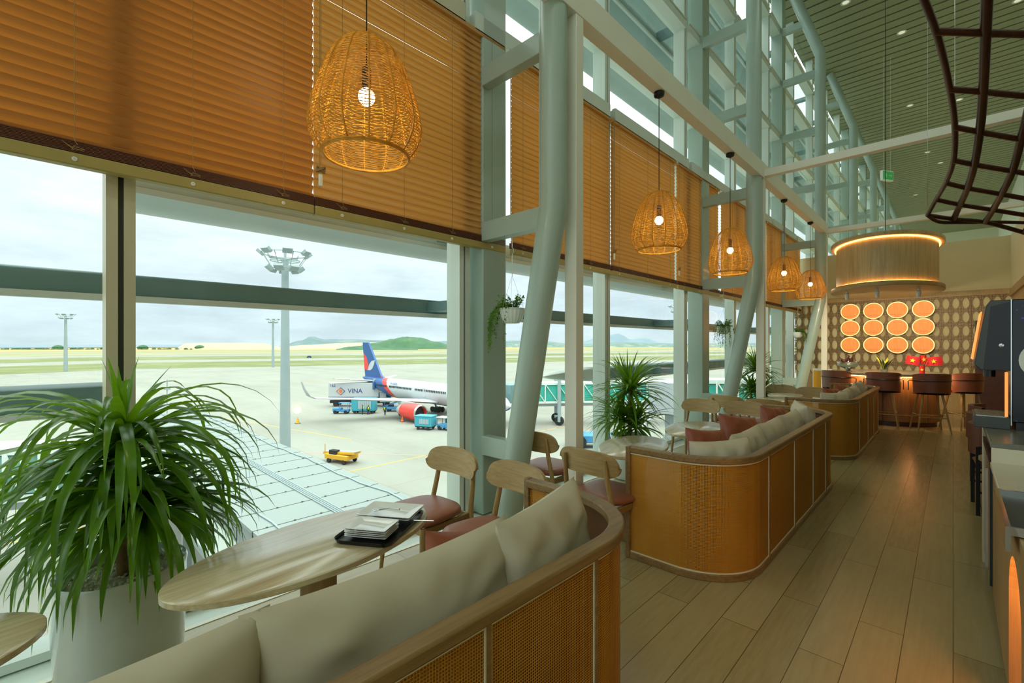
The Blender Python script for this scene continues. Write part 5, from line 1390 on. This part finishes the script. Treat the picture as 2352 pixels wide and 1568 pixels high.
belt('blue belt loader raised towards the airliner hold beside the wing', (-80.4, 46.6, G), RI, 'mid_blue_paint', 'tyre', 2.6, 8.0)
belt('yellow belt loader parked alone on the apron beyond the corridor roof', (-51.2, 22.0, G), RI-.45, 'yellow_paint', 'asphalt', .35, 4.6)
belt('blue and yellow belt loader right of the tug at the red engine', (-57.0, 45.0, G), RI+.1, 'mid_blue_paint', 'yellow_paint', .5, 6.0)
bg_ = thing('pushback_tractor', 'large light blue pushback tractor right of the first white post', 'tractor', (-35.2, 46.6, G), RI-.12)
MB().box(0, 0, .7, 6.6, 2.6, 1.7).build('body', 'mid_blue_paint', bg_, bevel=.15); MB().box(.2, .2, 1.7, 1.8, 2.4, 2.5).build('cab', 'mid_blue_paint', bg_, bevel=.1); MB().box(.1, .4, 1.9, .2, 2.2, 2.4).build('windshield', 'dark_glass', bg_)
wheelset(bg_, [(1.6, .05), (1.6, 2.5), (5.2, .05), (5.2, 2.5)], .8, .45)
def car(label, px, py, u, matn):
    p = P3(px, py, u); t = thing('apron_car', label, 'car', (p.x, p.y, G), RI); MB().box(0, 0, .5, 4.5, 1.8, 1.2).build('body', matn, t, bevel=.1); MB().box(1, .1, 1.2, 3.8, 1.7, 2).build('cabin', 'dark_glass', t); wheelset(t, [(.9, .1), (3.6, .1), (.9, 1.7), (3.6, 1.7)], .4, .25)
car('small dark car driving on the far taxiway left of the tail', 704, 800, 450, 'plane_blue')
def cone(label, x_, y_, s_=1.0, m1='orange_paint'):
    t = thing('traffic_cone', label, 'traffic cone', (x_, y_, G), 0, 'traffic cones on the apron', s_)
    MB().lathe([(.28, .05), (.04, .95)], 16).build('cone_body', m1, t); MB().box(-.35, -.35, 0, .35, .35, .05).build('cone_base', 'tyre', t); MB().lathe([(.19, .35), (.135, .55)], 16, cap=False, sx=1.05, sy=1.05).build('stripe', 'ceramic_white', t); return t
cone('yellow traffic cone alone right of the tall mast', -78.7, 30.0, 1.1, 'yellow_paint'); cone('orange traffic cone below the airliner, left of the turquoise cart', -67.6, 43.1, 1.0); cone('orange traffic cone seen right of the first kinked column', -37.5, 44.0, 1.2); cone('orange traffic cone right behind the tug cab at the red engine', -60.5, 48.2, 1.1)

# ground crew
def crew(label, px, py, u, rz):
    p = P3(px, py, u); t = thing('person', label, 'person', (p.x, p.y, G), rz, 'ground crew on the apron')
    bd_ = bpy.data.meshes.new('body'); 
    J = [(0, 0, .95), (0, 0, 1.2), (0, 0, 1.45), (0, 0, 1.58), (0, .01, 1.72), (-.1, 0, .9), (-.12, .02, .5), (-.13, 0, .08), (-.13, .12, .04), (.1, 0, .9), (.13, .06, .5), (.14, .0, .08), (.14, .13, .04), (-.2, 0, 1.42), (-.26, 0, 1.15), (-.24, .1, .9), (.2, 0, 1.42), (.27, .02, 1.15), (.24, .14, .95)]
    Ed = [(0, 1), (1, 2), (2, 3), (3, 4), (0, 5), (5, 6), (6, 7), (7, 8), (0, 9), (9, 10), (10, 11), (11, 12), (2, 13), (13, 14), (14, 15), (2, 16), (16, 17), (17, 18)]
    Rr = [.15, .14, .16, .06, .1, .1, .07, .05, .05, .1, .07, .05, .05, .07, .05, .04, .07, .05, .04]
    bd_.from_pydata(J, Ed, []); o_ = bpy.data.objects.new('body', bd_); C.objects.link(o_); o_.parent = t; bd_.materials.append(M['navy_cloth'])
    sk = o_.modifiers.new('skin', 'SKIN'); 
    for v_, r_ in zip(bd_.skin_vertices[0].data if bd_.skin_vertices else [], Rr): v_.radius = (r_, r_)
    o_.modifiers.new('sub', 'SUBSURF').levels = 1
    MB().lathe([(.17, 1.0), (.19, 1.2), (.2, 1.4), (.12, 1.5)], 14, sy=.75).build('vest', 'hivis', t); MB().ell((0, .0, 1.68), (.09, .1, .12)).build('head', 'skin', t); MB().ell((0, -.01, 1.73), (.1, .11, .09)).build('hair', 'navy_cloth', t)
    return t
crew('person in a yellow high visibility vest standing by the belt loader', 884, 952, 85.0, .6)
crew('person in dark clothes walking between the cart and the belt loader', 846, 950, 85.5, 1.4)
crew('person in dark clothes standing right beside the turquoise cart at the wing', 833, 948, 85.8, 2.4)

# ---------------- jet bridges
def tunnel(t, p0, p1, w, h, nb, glass='green_glass', frame='frame_paint'):
    p0 = Vector(p0); p1 = Vector(p1); d = (p1-p0); Ln = d.length; d.normalize(); s_ = Vector((-d.y, d.x, 0)).normalized(); up = Vector((0, 0, 1))
    MB().bar(p0+up*h/2, p1+up*h/2, w-.3, h-.5).build('glazing', glass, t)
    f = MB()
    for hz in (0, h): f.bar(p0+up*hz, p1+up*hz, w, .35)
    for sg in (-1, 1):
        off = s_*sg*w/2
        for i in range(nb+1):
            q = p0+d*Ln*i/nb+off; f.bar(q, q+up*h, .16, .16)
            if i < nb: q2 = p0+d*Ln*(i+1)/nb+off; f.bar(q+up*h, q2, .12, .12)
    f.build('truss', frame, t)
    MB().bar(p0-up*.5, p1-up*.5, w*.5, .45).build('under_beam', 'plane_grey', t)
jb = thing('jet_bridge', 'jet bridge with green glass and white truss docked at the airliner nose', 'jet bridge', (0, 0, 0))
tunnel(jb, (-50.3, 56.8, -7.9), (-30, 78, -7.6), 3.0, 3.0, 14)
MB().box(-54.8, 53.0, -8.0, -51.6, 57.2, -5.0).build('cab', 'fin_grey', jb, bevel=.1)
m_ = MB()
for i in range(9): m_.tube([(-55.2+.1*i, 52.7, -8.4+0*i), (-55.5+.25*i, 52.6, -6.5), (-54.5+.5*i*0, 53.0, -4.8)], .08, 5)
m_.build('canopy_bellows', 'mast_grey', jb)
for dx in (-1, 1):
    MB().tube([(-47.4+dx*1.4, 60.0-dx*1.3, -11), (-47.4+dx*1.4, 60.0-dx*1.3, -3.4)], .3, 10).build('lift_column', 'mast_grey', jb)
    m_ = MB(); m_.lathe([(.3, -.25), (.75, -.25), (.75, .25), (.3, .25)], 18, M_=T(-47.4+dx*1.3, 60.0-dx*1.2, G+.75) @ Rz(.2) @ Matrix.Rotation(PI/2, 4, 'X')); m_.build('wheel', 'tyre', jb)
MB().bar((-48.7, 61.2, -10.6), (-46.1, 58.8, -10.6), .6, .4).build('bogie', 'mast_grey', jb)
m_ = MB(); m_.bar((-52.6, 57.6, -8.2), (-55.6, 60.0, -11.5), .8, .12)
m_.build('service_stair', 'mast_grey', jb)
MB().box(-31, 76.5, -8.6, -27, 80.5, -4.2).build('rotunda', 'plane_grey', jb, bevel=.3); MB().box(-29.6, 78, G, -28.4, 79.2, -8.6).build('rotunda_column', 'plane_grey', jb)
tunnel(jb, (-27, 78.5, -7.6), (-5, 72, -6.8), 3.0, 3.2, 12)
jn = thing('jet_bridge', 'nearer white jet bridge at the terminal right of the tall palm', 'jet bridge', (0, 0, 0))
tunnel(jn, (-18.2, 45.0, -4.9), (-5, 50.5, -4.6), 3.0, 2.9, 8); MB().box(-21.6, 41.6, -5.2, -18, 46.0, -2.0).build('cab', 'plane_grey', jn, bevel=.15)
MB().box(-20.6, 43.2, G, -19.8, 44.0, -5.4).build('support_leg', 'mast_grey', jn); MB().bar((-21, 41, -5.6), (-25, 38, -11.4), .9, .2).build('service_stair', 'plane_white', jn)
wheelset(jn, [(-21.5, 33.6), (-21.5, 35.6)], .01, .01) if False else None
plain('pale_glass', rgbo(150, 196, 186), .15, var=.1, scale=.6)
jl = thing('jet_bridge', 'white truss jet bridge with green glass at the lower left behind the plant', 'jet bridge', (0, 0, 0))
a = P3(-260, 990, 22.0); b_ = P3(232, 1000, 27.5)
tunnel(jl, (a.x, a.y, -6.1), (b_.x, b_.y, -7.0), 2.8, 2.5, 12, glass='pale_glass')
for q in (.4, .95): 
    p = a.lerp(b_, q); MB().box(p.x-.25, p.y-.25, G, p.x+.25, p.y+.25, -6.9).build('support_leg', 'frame_paint', jl)

# apron markings
mk = MB()
for i in range(40):
    a0_, a1_ = PI*i/40, PI*(i+1)/40
    mk.add([(-150+12*math.cos(q), 62+30*math.sin(q), G+.01) for q in (a0_, a1_)]+[(-150+11.6*math.cos(q), 62+29.6*math.sin(q), G+.01) for q in (a1_, a0_)], [(0, 1, 2, 3)])
for (p_, q_) in (((-45, -20), (-45, 60)), ((-110, 20), (-60, 30)), ((-20, -10), (-20, 60))): mk.bar((*p_, G+.004), (*q_, G+.004), .18, .012)
tag(mk.build('apron_lines', 'yellow_paint'), 'thin yellow guide lines painted on the concrete apron', 'ground markings')
mk = MB()
for i in range(7): mk.bar((-34-i*2.2, 60, G+.004), (-40-i*2.2, 52, G+.004), .15, .012)
mk.bar((-60, 20, G+.004), (-20, 52, G+.004), .15, .012)
plain('faded_red', rgb(176, 142, 132), .8)
tag(mk.build('hatched_lines', 'faded_red'), 'thin red hatched lines on the apron near the jet bridge wheels', 'ground markings')
yl = MB()
for dx in (0, .55): yl.bar((-32.2+dx, -6.6, G+.006), (-26.0+dx, 5.4, G+.006), .2, .012)
tag(yl.build('yellow_edge_lines', 'yellow_paint'), 'pair of thick yellow lines on the ground far below the window, lower left', 'ground markings')
